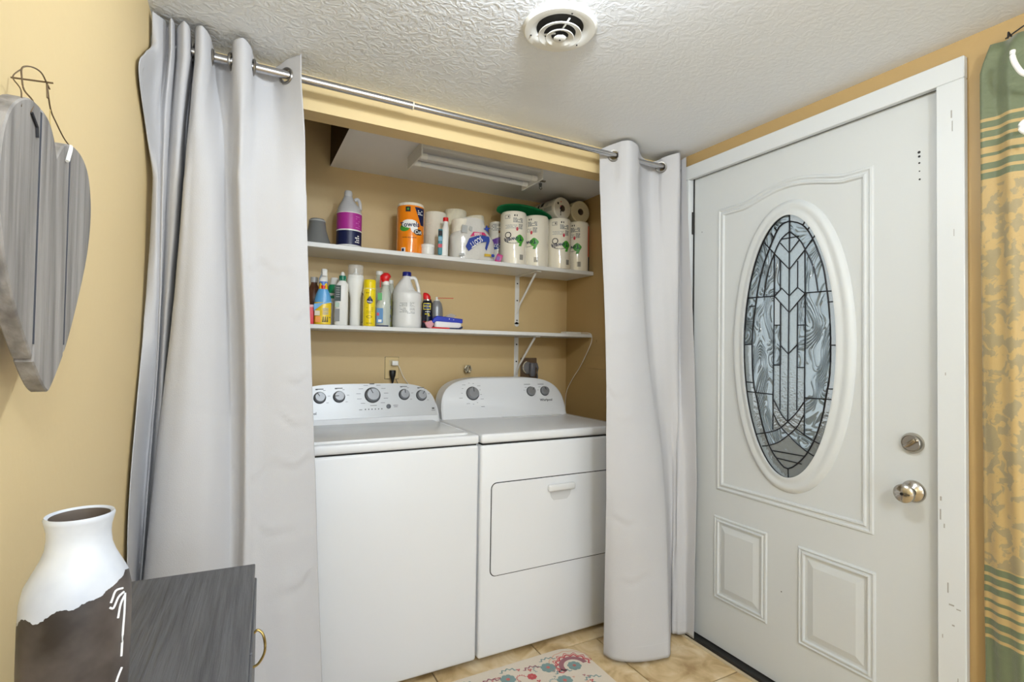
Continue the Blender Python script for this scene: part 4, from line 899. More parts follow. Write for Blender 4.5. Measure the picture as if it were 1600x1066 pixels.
# 10 four film-wrapped towel rolls, printed upside down
def wrapped(name_lab, x, y_, turn, r, h, ds):
    c = item('wrapped_paper_towel_roll', name_lab, 'paper towel roll', x, y_, Z1, 'four film-wrapped paper towel rolls standing in a row', turn=turn)
    MB().lathe([(.021, 0), (r*.96, 0), (r-.001, .005), (r-.001, h-.010), (r*.93, h-.001), (.021, h-.002), (.021, 0)], 40).obj('paper', PAPER, c)
    MB().lathe([(r, .0), (r+.0012, .006), (r+.0012, h-.012), (r*.94, h+.002), (.03, h+.001), (0, h+.0005)], 48).obj('film', FILMW, c)
    lb = MB(); rr = r+.0020
    # frame box, text blocks, logo with green leaf, barcode (all as printed, upside down)
    lb.cyl_patch(rr, .030, h-.040, h-.020, sc=ds-.034, mask=lambda s, z: not (abs(s-ds+.034) < .0125 and h-.0375 < z < h-.0225), mi=0)
    lb.cyl_patch(rr, .006, h-.034, h-.025, sc=ds-.028, mi=1); lb.cyl_patch(rr, .006, h-.028, h-.018, sc=ds+.006, mi=1); lb.cyl_patch(rr, .005, h-.028, h-.018, sc=ds+.018, mi=1)
    dashes(lb, rr, ds-.002, ds+.052, h-.060, h-.034, 4, 0, 11, .92, h=.7)
    dashes(lb, rr, ds-.046, ds+.020, h-.092, h-.070, 3, 4, 12, .9, h=.5); dashes(lb, rr, ds+.028, ds+.052, h-.095, h-.066, 5, 0, 13, .95, h=.7)
    lb.cyl_patch(rr, .012, h-.105, h-.085, sc=ds+.020, mi=5, mask=blob(ds+.02, h-.095, .006, .011))
    zc = h-.140
    lb.cyl_patch(rr, .12, zc-.045, zc+.030, sc=ds, mask=lambda s, z: (abs(((s-ds+.002)/.050)**2+((z-zc+.008)/.024)**2-1) < .09) and z < zc, mi=1)
    lb.cyl_patch(rr, .06, zc-.02, zc+.04, sc=ds-.03, mask=lambda s, z: .55 < ((s-ds+.030)/.018)**2+((z-zc-.012)/.017)**2 < 1, mi=1)
    lb.cyl_patch(rr+.0002, .060, zc-.046, zc+.020, sc=ds+.036, mask=lambda s, z: blob(ds+.036, zc-.008, .026, .024, 1.5)(s, z) or (abs(s-ds-.042-(z-zc+.03)*.35) < .008 and zc-.045 < z < zc-.01), mi=2)
    cyl_text(lb, 'Towels', .033, rr+.0013, zc-.010, ds+.000, rot=pi+.16, mi=3)
    for k in range(5): lb.cyl_patch(rr, .0025, .022, .050, sc=ds+.038+.0045*k, mi=1, nx=1)
    lb.obj('printed_design', [GREY, INKD, GREENP, NAVY, LGREY, REDP], c, smooth=False)
    return c
FILMW = mat('glossy_wrap_film', rgb(246, 240, 224), .10, trans=.0, coat=1.0, bump=(16, .35, 2), stretch=(1, 1, .5))
wrapped('leftmost of the four film-wrapped paper towel rolls, beside the tissue packs', 1.311, 2.467, 0, .0720, .280, 0)
wrapped('second from left of the four film-wrapped towel rolls, green sheet on top', 1.457, 2.475, .0, .0705, .280, -.045)
wrapped('third of the four film-wrapped towel rolls, below the printed lying roll', 1.599, 2.456, .05, .0670, .280, .004)
c = wrapped('rightmost of the four film-wrapped towel rolls, orange and black edge against the closet wall', 1.7325, 2.462, .35, .0635, .281, -.062)
MB().cyl_patch(.0660, .040, .085, .262, sc=.068, nx=10).cyl_patch(.0660, .034, .006, .085, sc=.071, nx=10, mi=1).obj('side_label', [pmat('orange_red_wrap', 226, 96, 46, .3), INKD], c, smooth=False)
# green sheet draped over the rolls
c = thing('green_sheet', 'thin curved green plastic sheet lying on the wrapped towel rolls', 'plastic sheet', (1.40, 2.50, Z1+.284))
def gs(u, v):
    x = -.195+.345*u; wv = sin(pi*u)**.6; y_ = -.066+(1-wv)*.02+.12*v*(wv*.9+.1)
    return Vector((x, y_, .006+(1-v)**.8*(.014*(1-u)+.036*wv)))
mb = MB().grid(gs, 30, 8); ob = mb.obj('sheet', pmat('green_plastic', 22, 122, 72, .35), c, ang=60); so = ob.modifiers.new('s', 'SOLIDIFY'); so.thickness = .004
# lying rolls
def lying(lab, x, y_, z, r, ln, yaw, printed):
    c = thing('paper_towel_roll', lab, 'paper towel roll', (x, y_, z), yaw, 'paper towel rolls')
    M = RX(-pi/2)
    MB().lathe([(.019, 0), (r*.94, 0), (r, .005), (r, ln-.005), (r*.95, ln), (.019, ln), (.019, 0)], 40, M=M).obj('paper', FILM if printed else PAPERC, c)
    MB().lathe([(.018, .001), (.0195, .001), (.0195, ln-.002), (.018, ln-.002), (.018, .001)], 24, M=M).obj('core', mat('grey_core', rgb(120, 108, 98), .8), c)
    if printed:
        lb = MB()
        for (a_, b_, w_, h_, m_) in [(-.034, .024, .010, .012, 0), (-.012, .036, .006, .005, 1), (-.016, -.002, .008, .010, 2), (-.014, -.020, .006, .014, 0), (-.014, -.036, .005, .012, 0), (-.014, .010, .007, .006, 3)]:
            lb.box(a_-w_/2, a_+w_/2, -.0008, -.0002, b_-h_/2, b_+h_/2, mi=m_)
        for (a0_, a1_, s0_, s1_, m_) in [(2.3, 2.65, .03, .05, 4), (2.35, 2.9, .055, .08, 4), (2.3, 2.8, .10, .125, 0), (2.5, 3.0, .135, .15, 0), (3.0, 3.4, .02, .09, 4), (2.2, 2.3, .02, .14, 4), (3.05, 3.3, .10, .13, 5)]:
            t = bmesh.new(); n_ = 5; V = [[t.verts.new(((r+.0008)*cos(a0_+(a1_-a0_)*i/n_), s_, (r+.0008)*sin(a0_+(a1_-a0_)*i/n_))) for s_ in (s0_, s1_)] for i in range(n_+1)]
            for i in range(n_): t.faces.new((V[i][0], V[i+1][0], V[i+1][1], V[i][1]))
            lb._add(t, m_)
        lb.obj('printed_design', [INKD, RED, NAVY, PINK, LGREY, GREENP], c, smooth=False)
    return c
lying('printed film-wrapped towel roll lying end-on above the third wrapped roll', 1.600, 2.425, Z1+.281+.0645, .0640, .235, radians(8), True)
lying('bare cream towel roll lying end-on in the top right corner of the upper shelf', 1.7315, 2.435, Z1+.281+.0655, .0645, .225, 0, False)
c = thing('red_plastic_bag', 'crumpled red plastic bag tucked behind the lying towel rolls', 'bag', (1.67, 2.625, Z1+.385))
def rb(u, v):
    a_ = 2*pi*u; ph = pi*(v-.5); nn = 1+.25*noise.noise(Vector((cos(a_)*2, sin(a_)*2, v*4)))
    return Vector((.105*cos(ph)*cos(a_)*nn, .035*cos(ph)*sin(a_), .030*sin(ph)*nn+.01))
mb = MB().grid(rb, 24, 12, closed_u=True); mb.obj('bag_film', pmat('red_film', 176, 44, 30, .3), c)

# ------------------------------------------------------------------ lower shelf
c = item('box', 'sliver of a pink-red box at the left end of the lower shelf', 'box', .262, 2.46, Z2, GL)
MB().box(-.035, .035, -.02, .03, 0, .088, bev=.002).obj('carton', pmat('pink_box', 232, 70, 84), c)
MB().box(-.0352, .0352, -.0205, .0302, .076, .088, bev=.001).obj('lid', pmat('pale_pink_box', 240, 190, 196), c)
# dark bottle behind the spray
c = item('dark_bottle', 'dark brown bottle behind the yellow spray bottle', 'bottle', .305, 2.53, Z2, GL)
MB().loft([(0, 0, 0, .032, .03), (.13, 0, 0, .034, .03), (.165, 0, 0, .026, .024), (.19, 0, 0, .014, .014), (.2, 0, 0, .014, .014)], 24, ex=2.4).obj('bottle', pmat('brown_bottle', 96, 62, 44, .25), c)
MB().lathe([(0, .198), (.016, .198), (.016, .222), (0, .222)], 18).obj('cap', mat('grey_cap', rgb(190, 190, 190), .3), c)
# spray bottle yellow/blue
c = item('spray_bottle', 'yellow and light-blue spray bottle with a red band and white trigger', 'spray bottle', .334, 2.447, Z2, GL)
MB().loft([(0, 0, 0, .033, .022), (.004, 0, 0, .036, .025), (.10, 0, 0, .0365, .025), (.135, 0, 0, .030, .023), (.160, 0, 0, .020, .019), (.19, 0, 0, .0165, .016)], 28, ex=2.6).obj('bottle', pmat('yellow_sleeve', 244, 208, 40, .25), c)
mb = MB()
secs = [(.100, .0372, .0256), (.118, .0345, .0246), (.135, .0306, .0236), (.160, .0206, .0196)]
mb.loft([(z, 0, 0, a_+.0002, b_+.0002) for z, a_, b_ in secs], 28, ex=2.6); mb.obj('blue_sleeve', pmat('sky_sleeve', 96, 168, 222, .25), c)
MB().prism([(-.0368, .06), (-.0375, .092), (.030, .1035), (.0372, .1035), (.0372, .1005), (.0, .092), (-.02, .075)], -.0265, -.0240).obj('yellow_swoosh', pmat('sky_sleeve', 96, 168, 222, .25), c, smooth=False)
MB().loft([(.158, 0, 0, .0212, .0200), (.176, 0, 0, .0195, .0185)], 24).obj('red_band', RED, c)
MB().loft([(.176, 0, 0, .0185, .0178), (.196, 0, 0, .0180, .0172)], 24).obj('upper_sleeve', pmat('blue_sleeve', 86, 124, 206, .25), c)
hd_ = MB().loft([(.194, 0, 0, .019, .018), (.21, 0, 0, .018, .017), (.218, .001, -.004, .016, .018), (.246, .003, -.006, .013, .02), (.250, .003, -.006, .011, .018)], 20, ex=3).obj('spray_head', PLAST, c)
MB().box(-.006, .014, -.034, -.022, .216, .246, bev=.003).obj('nozzle', PLAST, hd_); MB().tube([(-.006, -.024, .222), (-.016, -.03, .205), (-.018, -.028, .19)], .0035, 8).obj('trigger', mat('grey_trigger', rgb(150, 160, 170), .3), hd_)
lb = MB(); rr = .026
def fl(mb, x0, x1, z0, z1, y_, mi): mb.box(x0, x1, y_-.0006, y_, z0, z1, mi=mi)
for k in range(4):
    for j in range(3 if k < 3 else 4): fl(lb, -.002+.009*j+.001*k, .005+.009*j, .012+.0062*k, .0162+.0062*k, -.0262, 0)
for k in range(4): fl(lb, .0, .024, .046+.008*k, .050+.008*k, -.0262, 1)
fl(lb, -.030, -.008, .01, .036, -.0258, 2); fl(lb, -.034, -.012, .04, .062, -.0258, 3)
lb.obj('printed_design', [INKD, LGREY, ORP, pmat('pale_print', 226, 214, 190)], c, smooth=False)
# green-shouldered bottle behind
c = item('dish_soap_bottle', 'white bottle with a green shoulder behind the spray bottle', 'bottle', .398, 2.552, Z2, GL)
MB().loft([(0, 0, 0, .030, .02), (.15, 0, 0, .032, .022), (.155, 0, 0, .032, .022)], 20, ex=2.6).obj('bottle', PLAST, c)
MB().loft([(.13, 0, 0, .0325, .0225), (.19, 0, 0, .026, .02), (.196, 0, 0, .022, .018)], 20, ex=2.6).obj('green_shoulder', pmat('green_sleeve', 22, 142, 92, .3), c)
MB().loft([(.196, 0, 0, .021, .017), (.226, 0, 0, .018, .015), (.23, 0, 0, .014, .013)], 20).obj('cap', PLAST, c)
# toilet cleaner
c = item('toilet_cleaner_bottle', 'white bottle with a dark green cap, white tip and black-green label', 'bottle', .412, 2.452, Z2, GL)
MB().loft([(0, .002, 0, .028, .020), (.004, .002, 0, .030, .022), (.165, .002, 0, .030, .022), (.19, .006, 0, .026, .02), (.203, .006, 0, .015, .014), (.212, .006, 0, .0145, .0145)], 28, ex=3).obj('bottle', PLAST, c)
MB().lathe([(0, .205), (.0165, .205), (.0155, .228), (0, .229)], 24, M=T(.006, 0, 0)).obj('cap', pmat('dark_green_cap', 16, 116, 88, .35), c)
MB().lathe([(0, .228), (.0105, .228), (.0095, .238), (.005, .246), (0, .247)], 20, M=T(.006, 0, 0)).obj('tip', PLAST, c)
lb = MB(); fl(lb, -.027, .0, .11, .182, -.0225, 0); fl(lb, -.026, -.004, .018, .075, -.0225, 1); fl(lb, -.024, -.006, .082, .104, -.0225, 2)
for k in range(5): fl(lb, -.021, -.005, .128+.010*k, .132+.010*k, -.0231, 1)
lb.obj('label', [pmat('black_green_label', 16, 44, 38), GREY, pmat('pale_green_print', 170, 196, 180)], c, smooth=False)
# wide cream bottle behind, hourglass bottle in front
c = item('bleach_bottle', 'wide cream bottle with a looped handle behind the hourglass white bottle', 'bottle', .500, 2.575, Z2, GL)
MB().loft([(0, 0, 0, .076, .034), (.005, 0, 0, .080, .038), (.09, 0, 0, .082, .038), (.135, 0, 0, .066, .034), (.165, 0, 0, .042, .028), (.185, 0, 0, .020, .018), (.20, 0, 0, .018, .018)], 36, ex=2.6).obj('bottle', mat('cream_plastic', rgb(226, 222, 204), .35), c)
MB().lathe([(0, .198), (.02, .198), (.02, .22), (0, .22)], 20).obj('cap', PLAST, c)
for s_ in (-1, 1): MB().tube(spline([(s_*.030, -.040, .165), (s_*.050, -.041, .13), (s_*.058, -.041, .09), (s_*.050, -.041, .05), (s_*.032, -.041, .02)], 5), .0018, 6).obj('moulded_groove', INK, c)
c = item('fabric_spray_bottle', 'hourglass white bottle with a clear dome cap over its pump', 'bottle', .4815, 2.480, Z2, GL)
MB().loft([(0, 0, 0, .022, .02), (.004, 0, 0, .024, .022), (.08, 0, 0, .0235, .02), (.13, 0, 0, .024, .02), (.165, 0, 0, .031, .023), (.19, 0, 0, .038, .026), (.212, 0, 0, .0395, .028), (.226, 0, 0, .036, .026), (.230, 0, 0, .032, .024)], 32, ex=2.3).obj('bottle', PLAST, c)
MB().loft([(.224, 0, 0, .0365, .0265), (.238, 0, 0, .036, .026), (.240, 0, 0, .034, .025)], 28, ex=2.3).obj('collar', PLAST, c)
MB().lathe([(0, .238), (.014, .238), (.013, .25), (.006, .253), (.0045, .272), (0, .273)], 18).obj('pump', PLAST, c)
CLR = mat('clear_dome', rgb(236, 234, 228), .12, alpha=.26)
MB().lathe([(.034, .238), (.0345, .25), (.0345, .284), (.030, .288), (0, .2885), (0, .2875), (.0295, .287), (.0335, .283), (.0335, .25), (.033, .238), (.034, .238)], 32, sy=.8).obj('dome_cap', CLR, c)
# yellow aerosol
c = item('polish_can', 'bright yellow furniture polish aerosol can with a blue drop emblem', 'aerosol can', .537, 2.432, Z2, GL)
MB().lathe([(0, 0), (.0275, 0), (.0285, .003), (.0285, .172), (.027, .178), (0, .178)], 36).obj('can', pmat('yellow_can', 246, 218, 30, .2, coat=.5), c)
MB().lathe([(.0272, .174), (.0278, .178), (.0278, .212), (.0255, .216), (.021, .214), (.0205, .205), (0, .204)], 36).obj('cap', YEL, c)
MB().lathe([(0, 0), (.0018, 0), (0, .001)], 8, M=T(.004, -.0276, .208) @ RX(pi/2)).obj('spray_hole', INKD, c)
lb = MB(); rr = .0291
lb.cyl_patch(rr, .04, .10, .145, mask=lambda s, z: blob(.002, .117, .0145, .013)(s, z) or (abs(s-.002) < .0145*(1-(z-.119)/.022) and .119 < z < .141), mi=0)
cyl_text(lb, 'Pledge', .0098, rr+.0008, .113, .002, mi=1)
lb.cyl_patch(rr, .05, .172, .1765, mi=2, nx=10); dashes(lb, rr, -.016, -.002, .152, .158, 1, 3, 3, 1); dashes(lb, rr, -.014, .018, .060, .092, 4, 3, 4, .7, h=.25)
lb.cyl_patch(rr, .03, .034, .052, mask=lambda s, z: .45 < ((s)/.013)**2+((z-.043)/.007)**2 < 1, mi=3); dashes(lb, rr, -.014, .016, .012, .020, 1, 3, 6, .9, h=.4)
lb.obj('printed_design', [NAVY, WHT, pmat('pale_yellow', 240, 226, 150), pmat('ochre_print', 150, 120, 20)], c, smooth=False)
# clear bottle with white cap behind, clear trigger bottle in front
CLG = mat('clear_bottle', rgb(222, 230, 220), .08, alpha=.5, coat=.5)
c = item('clear_bottle', 'clear bottle with a white cap behind the red-trigger spray', 'bottle', .622, 2.545, Z2, GL)
MB().loft([(0, 0, 0, .042, .03), (.17, 0, 0, .044, .03), (.205, -.004, 0, .036, .026), (.235, -.012, 0, .018, .016), (.262, -.014, 0, .0145, .0145)], 28, ex=2.5).obj('bottle', CLG, c)
MB().lathe([(0, .26), (.0165, .26), (.0165, .278), (0, .28)], 22, M=T(-.014, 0, 0)).obj('cap', PLAST, c)
c = item('trigger_spray_bottle', 'clear spray bottle with a red and white trigger head and blue label', 'spray bottle', .606, 2.450, Z2, GL)
MB().loft([(0, 0, 0, .032, .02), (.004, 0, 0, .034, .023), (.10, 0, 0, .034, .023), (.155, .006, 0, .022, .02), (.19, .010, 0, .015, .015), (.206, .010, 0, .0145, .0145)], 28, ex=2.5).obj('bottle', CLG, c)
MB().lathe([(0, .2), (.017, .2), (.016, .218), (0, .22)], 22, M=T(.010, 0, 0)).obj('collar', PLAST, c)
h_ = MB().loft([(.214, .008, 0, .016, .014), (.228, .006, -.003, .020, .017), (.240, .008, -.003, .026, .017), (.250, .010, -.002, .020, .015), (.258, .011, 0, .010, .010)], 22, ex=2.3).obj('trigger_head', RED, c)
MB().box(-.017, -.012, -.02, -.008, .186, .238, bev=.002).obj('trigger', RED, h_)
lb = MB(); fl(lb, -.029, .000, .018, .088, -.0243, 0); fl(lb, -.026, -.006, .125, .16, -.0235, 1); fl(lb, -.028, -.018, .052, .066, -.0250, 2); fl(lb, -.022, -.006, .022, .034, -.0250, 3); fl(lb, -.028, .026, .001, .008, -.0243, 4)
lb.obj('label', [pmat('blue_label', 74, 130, 184), pmat('leaf_label', 70, 160, 84), REDP, WHT, NAVY], c, smooth=False)
c = item('striped_label_bottle', 'clear bottle with a yellow-green and blue label beside the big white jug', 'bottle', .684, 2.602, Z2, GL)
MB().loft([(0, 0, 0, .022, .02), (.16, 0, 0, .024, .02), (.2, -.002, 0, .018, .018), (.23, -.004, 0, .012, .012)], 24, ex=2.5).obj('bottle', CLG, c)
MB().lathe([(0, .228), (.0135, .228), (.0135, .246), (0, .247)], 18, M=T(-.004, 0, 0)).obj('cap', PLAST, c)
lb = MB(); fl(lb, -.022, .004, .01, .145, -.0215, 0)
for z_ in (.06, .105): fl(lb, -.020, .000, z_-.008, z_+.010, -.0222, 1)
fl(lb, -.021, .002, .035, .048, -.0222, 2); lb.obj('label', [pmat('lime_label', 206, 216, 140), BLUE, WHT], c, smooth=False)
# big jug
JW = mat('jug_white', rgb(232, 232, 230), .32)
c = item('bleach_jug', 'big white jug with a dark blue cap and side handle on the lower shelf', 'jug', .737, 2.497, Z2, 'big jugs')
mb = MB().loft([(0, 0, 0, .064, .060), (.005, 0, 0, .068, .064), (.020, 0, 0, .0705, .066), (.060, 0, 0, .070, .066), (.064, 0, 0, .0685, .0645), (.128, 0, 0, .0685, .0645), (.133, 0, 0, .0705, .066), (.166, 0, 0, .0705, .066), (.176, -.004, 0, .066, .062), (.186, -.0145, 0, .0525, .05), (.206, -.0155, 0, .043, .043), (.232, -.0115, 0, .029, .03), (.250, -.006, 0, .019, .019), (.266, -.005, 0, .018, .018)], 44, ex=2.15); mb.obj('jug_body', JW, c)
MB().tube(spline([(.006, 0, .246), (.022, 0, .252), (.036, 0, .247), (.045, 0, .225), (.053, 0, .195), (.056, 0, .165)], 5), [.009]*10+[.0085]*16, 12).obj('handle', JW, c)
MB().lathe([(0, .258), (.0215, .258), (.0215, .276), (.0195, .279), (0, .280)], 30, M=T(-.005, 0, 0)).obj('cap', pmat('navy_cap', 28, 34, 120, .35), c)
lb = MB(); rr = .0692
for (a_, b_, z0_, z1_, n_, sd) in [(-.060, .0, .105, .125, 3, 1), (-.06, -.0, .075, .1, 4, 2), (.012, .06, .085, .127, 9, 3), (.0, .06, .070, .082, 2, 4), (-.06, .0, .045, .065, 3, 6), (.03, .055, .03, .036, 1, 5)]:
    dashes(lb, rr+.0012, a_, b_, z0_, z1_, n_, 0, sd, .85, h=.35, ry=.0655)
lb.obj('printed_design', [GREY], c, smooth=False)
# WD-40 can
c = item('lubricant_can', 'small black and yellow spray can with a red cap beside the big white jug', 'aerosol can', .831, 2.468, Z2, GL)
MB().lathe([(0, 0), (.0255, 0), (.0265, .003), (.0265, .125), (.022, .138), (.0165, .143), (0, .143)], 32).obj('can', pmat('black_blue_can', 22, 26, 44, .25), c)
MB().lathe([(.0165, .140), (.0215, .139), (.021, .146), (.014, .148), (0, .149)], 24).obj('can_rim', CHROME, c)
MB().loft([(.146, -.002, 0, .0185, .018), (.162, -.004, 0, .0185, .018), (.174, -.008, 0, .0145, .015), (.179, -.012, 0, .008, .010)], 24, ex=2.4).obj('cap', RED, c)
lb = MB(); rr = .0270
lb.cyl_patch(rr, .04, .094, .126, sc=-.002, mi=0, nx=10); lb.cyl_patch(rr+.0002, .034, .097, .1225, sc=-.002, mi=1, nx=10)
cyl_text(lb, 'WD-40', .0135, rr+.0009, .110, -.002, mi=0)
lb.cyl_patch(rr, .022, .014, .038, mask=blob(.0, .026, .009, .0095), mi=0); dashes(lb, rr, -.012, .014, .062, .078, 2, 0, 2, .9); dashes(lb, rr, -.010, .014, .082, .088, 1, 2, 3, 1); lb.cyl_patch(rr, .05, .03, .038, mi=3, nx=8, mask=lambda s, z: s < -.006)
lb.obj('printed_design', [pmat('can_yellow', 246, 226, 60), pmat('can_blue', 30, 52, 110), WHT, pmat('maroon_print', 120, 30, 40)], c, smooth=False)
# grey can with straw
c = item('duster_can', 'grey rounded spray can with a thin red straw', 'aerosol can', .908, 2.548, Z2, GL)
MB().lathe([(0, 0), (.032, 0), (.033, .003), (.033, .085), (.031, .115), (.024, .140), (.014, .152), (0, .153)], 32).obj('can', mat('grey_can', rgb(150, 152, 154), .35, metal=.3), c)
MB().lathe([(0, .15), (.016, .15), (.015, .154), (.0065, .156), (.0065, .17), (0, .172)], 20).obj('nozzle', PLAST, c)
MB().tube([(.004, -.004, .165), (.086, -.006, .166)], .0016, 8).obj('straw', RED, c)
# wipes
c = item('wipes_pack', 'soft flat pack with blue top, white middle and red edge, front of lower shelf', 'wipes pack', .918, 2.440, Z2, GL, turn=.28)
def pk(mb, x0, x1, z0, z1, y0, y1, b_, mi): return mb.box(x0, x1, y0, y1, z0, z1, bev=b_, seg=3, mi=mi)
pk(MB(), -.062, .076, .0, .052, -.030, .045, .012, 0).obj('pack_body', pmat('pack_white', 232, 230, 232, .3), c)
MB().prism([(-.080, .030), (-.070, .050), (-.050, .064), (.080, .052), (.080, .034), (.078, .031), (-.056, .036), (-.066, .028)], -.0325, .047, bev=.003).obj('blue_band', pmat('royal_blue_film', 30, 52, 176, .3), c, smooth=False)
MB().prism([(-.080, 0), (-.078, .006), (-.062, .0085), (.012, .0065), (.012, 0)], -.0325, .047, bev=.001).obj('red_edge', RED, c, smooth=False)
MB().prism([(.012, 0), (.012, .0065), (.060, .0070), (.080, .016), (.080, .006), (.070, .0)], -.0322, .047, bev=.001).obj('blue_edge', NAVY, c, smooth=False)
MB().prism([(-.020, .056), (.02, .078), (.030, .080), (.055, .070), (.04, .058)], -.004, .0).obj('film_flap', mat('clear_flap', rgb(214, 206, 196), .2, trans=.5), c, smooth=False)
MB().prism([(-.080, .0), (-.100, .004), (-.112, .028), (-.098, .034), (-.08, .040), (-.066, .022)], -.032, -.01, bev=.002).obj('folded_end', pmat('mixed_pink_film', 214, 150, 160, .3), c, smooth=False)
lb = MB().lathe([(0, 0), (.0025, 0), (0, .0008)], 8, M=T(.010, -.0326, .050) @ RX(pi/2), mi=0).lathe([(0, 0), (.002, 0), (0, .0008)], 8, M=T(.032, -.0326, .047) @ RX(pi/2)); lb.obj('printed_design', [WHT], c, smooth=False)

# ================================================================== LEFT WALL: WOODEN HEART
hx = -.188
hr = thing('heart_wall_hanging', 'weathered grey plank heart hanging on wire on the left wall', 'wall hanging', (hx, .748, 1.45))
def wood(name, c1, c2):
    m = mat(name, c1, .8, var=(1, c2, .35, .65), stretch=(30, 30, 2.2)); n = m.node_tree.nodes
    for k in n:
        if k.type == 'TEX_NOISE': k.inputs['Scale'].default_value = 2.4; k.inputs['Detail'].default_value = 8
    return m
WD = mat('weathered_wood', rgb(150, 146, 142), .8, var=(2.0, rgb(84, 80, 78), .36, .76), bump=(3, .4, 6), stretch=(26, 26, 1.6))
outl = [(.0, .004), (-.012, .022), (-.030, .034), (-.055, .037), (-.085, .034), (-.115, .020), (-.138, -.002), (-.151, -.035), (-.152, -.075), (-.140, -.118), (-.112, -.165), (-.070, -.208), (-.030, -.243), (-.006, -.257), (.004, -.255), (.030, -.235), (.062, -.205), (.100, -.155), (.135, -.100), (.151, -.06), (.156, -.026), (.150, .002), (.135, .025), (.110, .037), (.080, .040), (.050, .036), (.024, .026), (.008, .012)]
hp = [(v.x, v.y) for v in spline([(a_, b_, 0) for a_, b_ in outl+outl[:1]], 3)][:-1]
def clip(poly, x0, x1):
    def cl_(P, f, inter):
        out = []
        for i in range(len(P)):
            a_, b_ = P[i-1], P[i]
            if f(b_):
                if not f(a_): out.append(inter(a_, b_))
                out.append(b_)
            elif f(a_): out.append(inter(a_, b_))
        return out
    def at_(x): return lambda a_, b_: (x, a_[1]+(b_[1]-a_[1])*(x-a_[0])/(b_[0]-a_[0]))
    P = cl_(poly, lambda p: p[0] >= x0, at_(x0)); return cl_(P, lambda p: p[0] <= x1, at_(x1))
for k, (x0, x1, dz_) in enumerate([(-.16, -.0565, .0), (-.0525, .0475, .0), (.0515, .16, .0)]):
    P = clip(hp, x0, x1)
    # local: x along +Y, thickness towards +X
    M = Matrix(((0, -1, 0, 0), (1, 0, 0, 0), (0, 0, 1, 0), (0, 0, 0, 1)))
    MB().prism(P, -.004-dz_, .012-dz_, bev=.0015, M=M).obj('plank', WD, hr, smooth=False)
EDGE = mat('blue_grey_edge', rgb(58, 62, 72), .9)
MB().box(-.014, .0040, -.0568, -.0520, -.206, .033).box(-.014, .0040, .0472, .0518, -.206, .032).obj('plank_gap', EDGE, hr, smooth=False)
MB().box(-.034, -.013, -.150, .10, -.172, -.080, bev=.002).obj('cross_batten', WD, hr, smooth=False)
WIRE = mat('rusty_wire', rgb(106, 88, 66), .6, metal=.6)
MB().tube(spline([(.004, -.086, .020), (.002, -.072, .036), (-.008, -.062, .050), (-.010, -.062, .062), (-.012, -.055, .075), (-.012, -.030, .088), (-.010, -.008, .093), (-.010, .012, .090), (-.010, .022, .088)], 5), .0008, 6).obj('hanging_wire', WIRE, hr)
MB().tube(spline([(.004, -.11, .016), (.0, -.098, .036), (-.010, -.085, .052), (-.012, -.055, .074)], 5), .0006, 6).obj('wire_strand', WIRE, hr)
MB().tube(spline([(-.010, .012, .090), (-.012, .035, .070), (-.012, .058, .062), (-.010, .085, .052), (-.006, .108, .046), (-.002, .122, .036)], 5), .0008, 6).obj('hanging_wire', WIRE, hr)
MB().tube(spline([(-.012, .034, .072), (-.014, .044, .055), (-.012, .056, .036)], 5), .0006, 6).obj('thread', mat('gold_thread', rgb(206, 186, 130), .6), hr)
MB().tube([(.005, -.086, .020), (.005, -.070, .012), (.005, -.068, .002)], .0015, 6).obj('wire_staple', INKD, hr)
MB().tube([(-.040, .010, .088), (-.004, .010, .091)], .0010, 8).obj('nail', WIRE, hr)
MB().tube([(-.010, .012, .090), (-.008, .008, .072)], .0009, 6).obj('wire_end', WIRE, hr)
MB().tube([(.004, .050, .034), (.006, .040, .026), (.006, .030, .010)], .0022, 6).obj('white_cord', PLAST, hr)

# ================================================================== CABINET AND VASE
cz = .795
cbn = thing('black_cabinet', 'low black woodgrain cabinet with a brass pull, against the left wall', 'cabinet', (.043, 1.205, 0), radians(-2.9))
BW = mat('black_woodgrain', rgb(84, 85, 89), .4, var=(3, rgb(64, 65, 68), .4, .62), bump=(6, .35, 5), stretch=(34, 1.4, 34))
MB().box(-.235, .0, -.62, 0, cz-.018, cz, bev=.0015, seg=1).obj('top_panel', BW, cbn, smooth=False)
MB().box(-.232, -.006, -.61, -.006, .04, cz-.018).obj('carcass', BW, cbn, smooth=False)
dw = MB().box(-.0058, .004, -.60, -.31, .50, cz-.024, bev=.002, seg=1).obj('door', BW, cbn, smooth=False)
dw2 = MB().box(-.0058, .004, -.305, -.012, .50, cz-.024, bev=.002, seg=1).obj('door', BW, cbn, smooth=False)
MB().box(-.0058, .004, -.60, -.012, .06, .494, bev=.002, seg=1).obj('lower_door', BW, cbn, smooth=False)
pts = [(.004, -.225, .762), (.010, -.225, .766), (.018, -.226, .757), (.0215, -.228, .740), (.020, -.229, .725), (.012, -.230, .712), (.004, -.230, .708)]
MB().tube(spline(pts, 4), .0022, 8).obj('brass_pull', BRASS, dw2)
for x_, y_ in ((-.20, -.58), (-.03, -.58), (-.20, -.03), (-.03, -.03)): MB().box(x_-.015, x_+.015, y_-.015, y_+.015, 0, .042).obj('leg', BW, cbn, smooth=False)
for (x_, y_) in ((-.115, -.22), (-.135, -.28)): pass

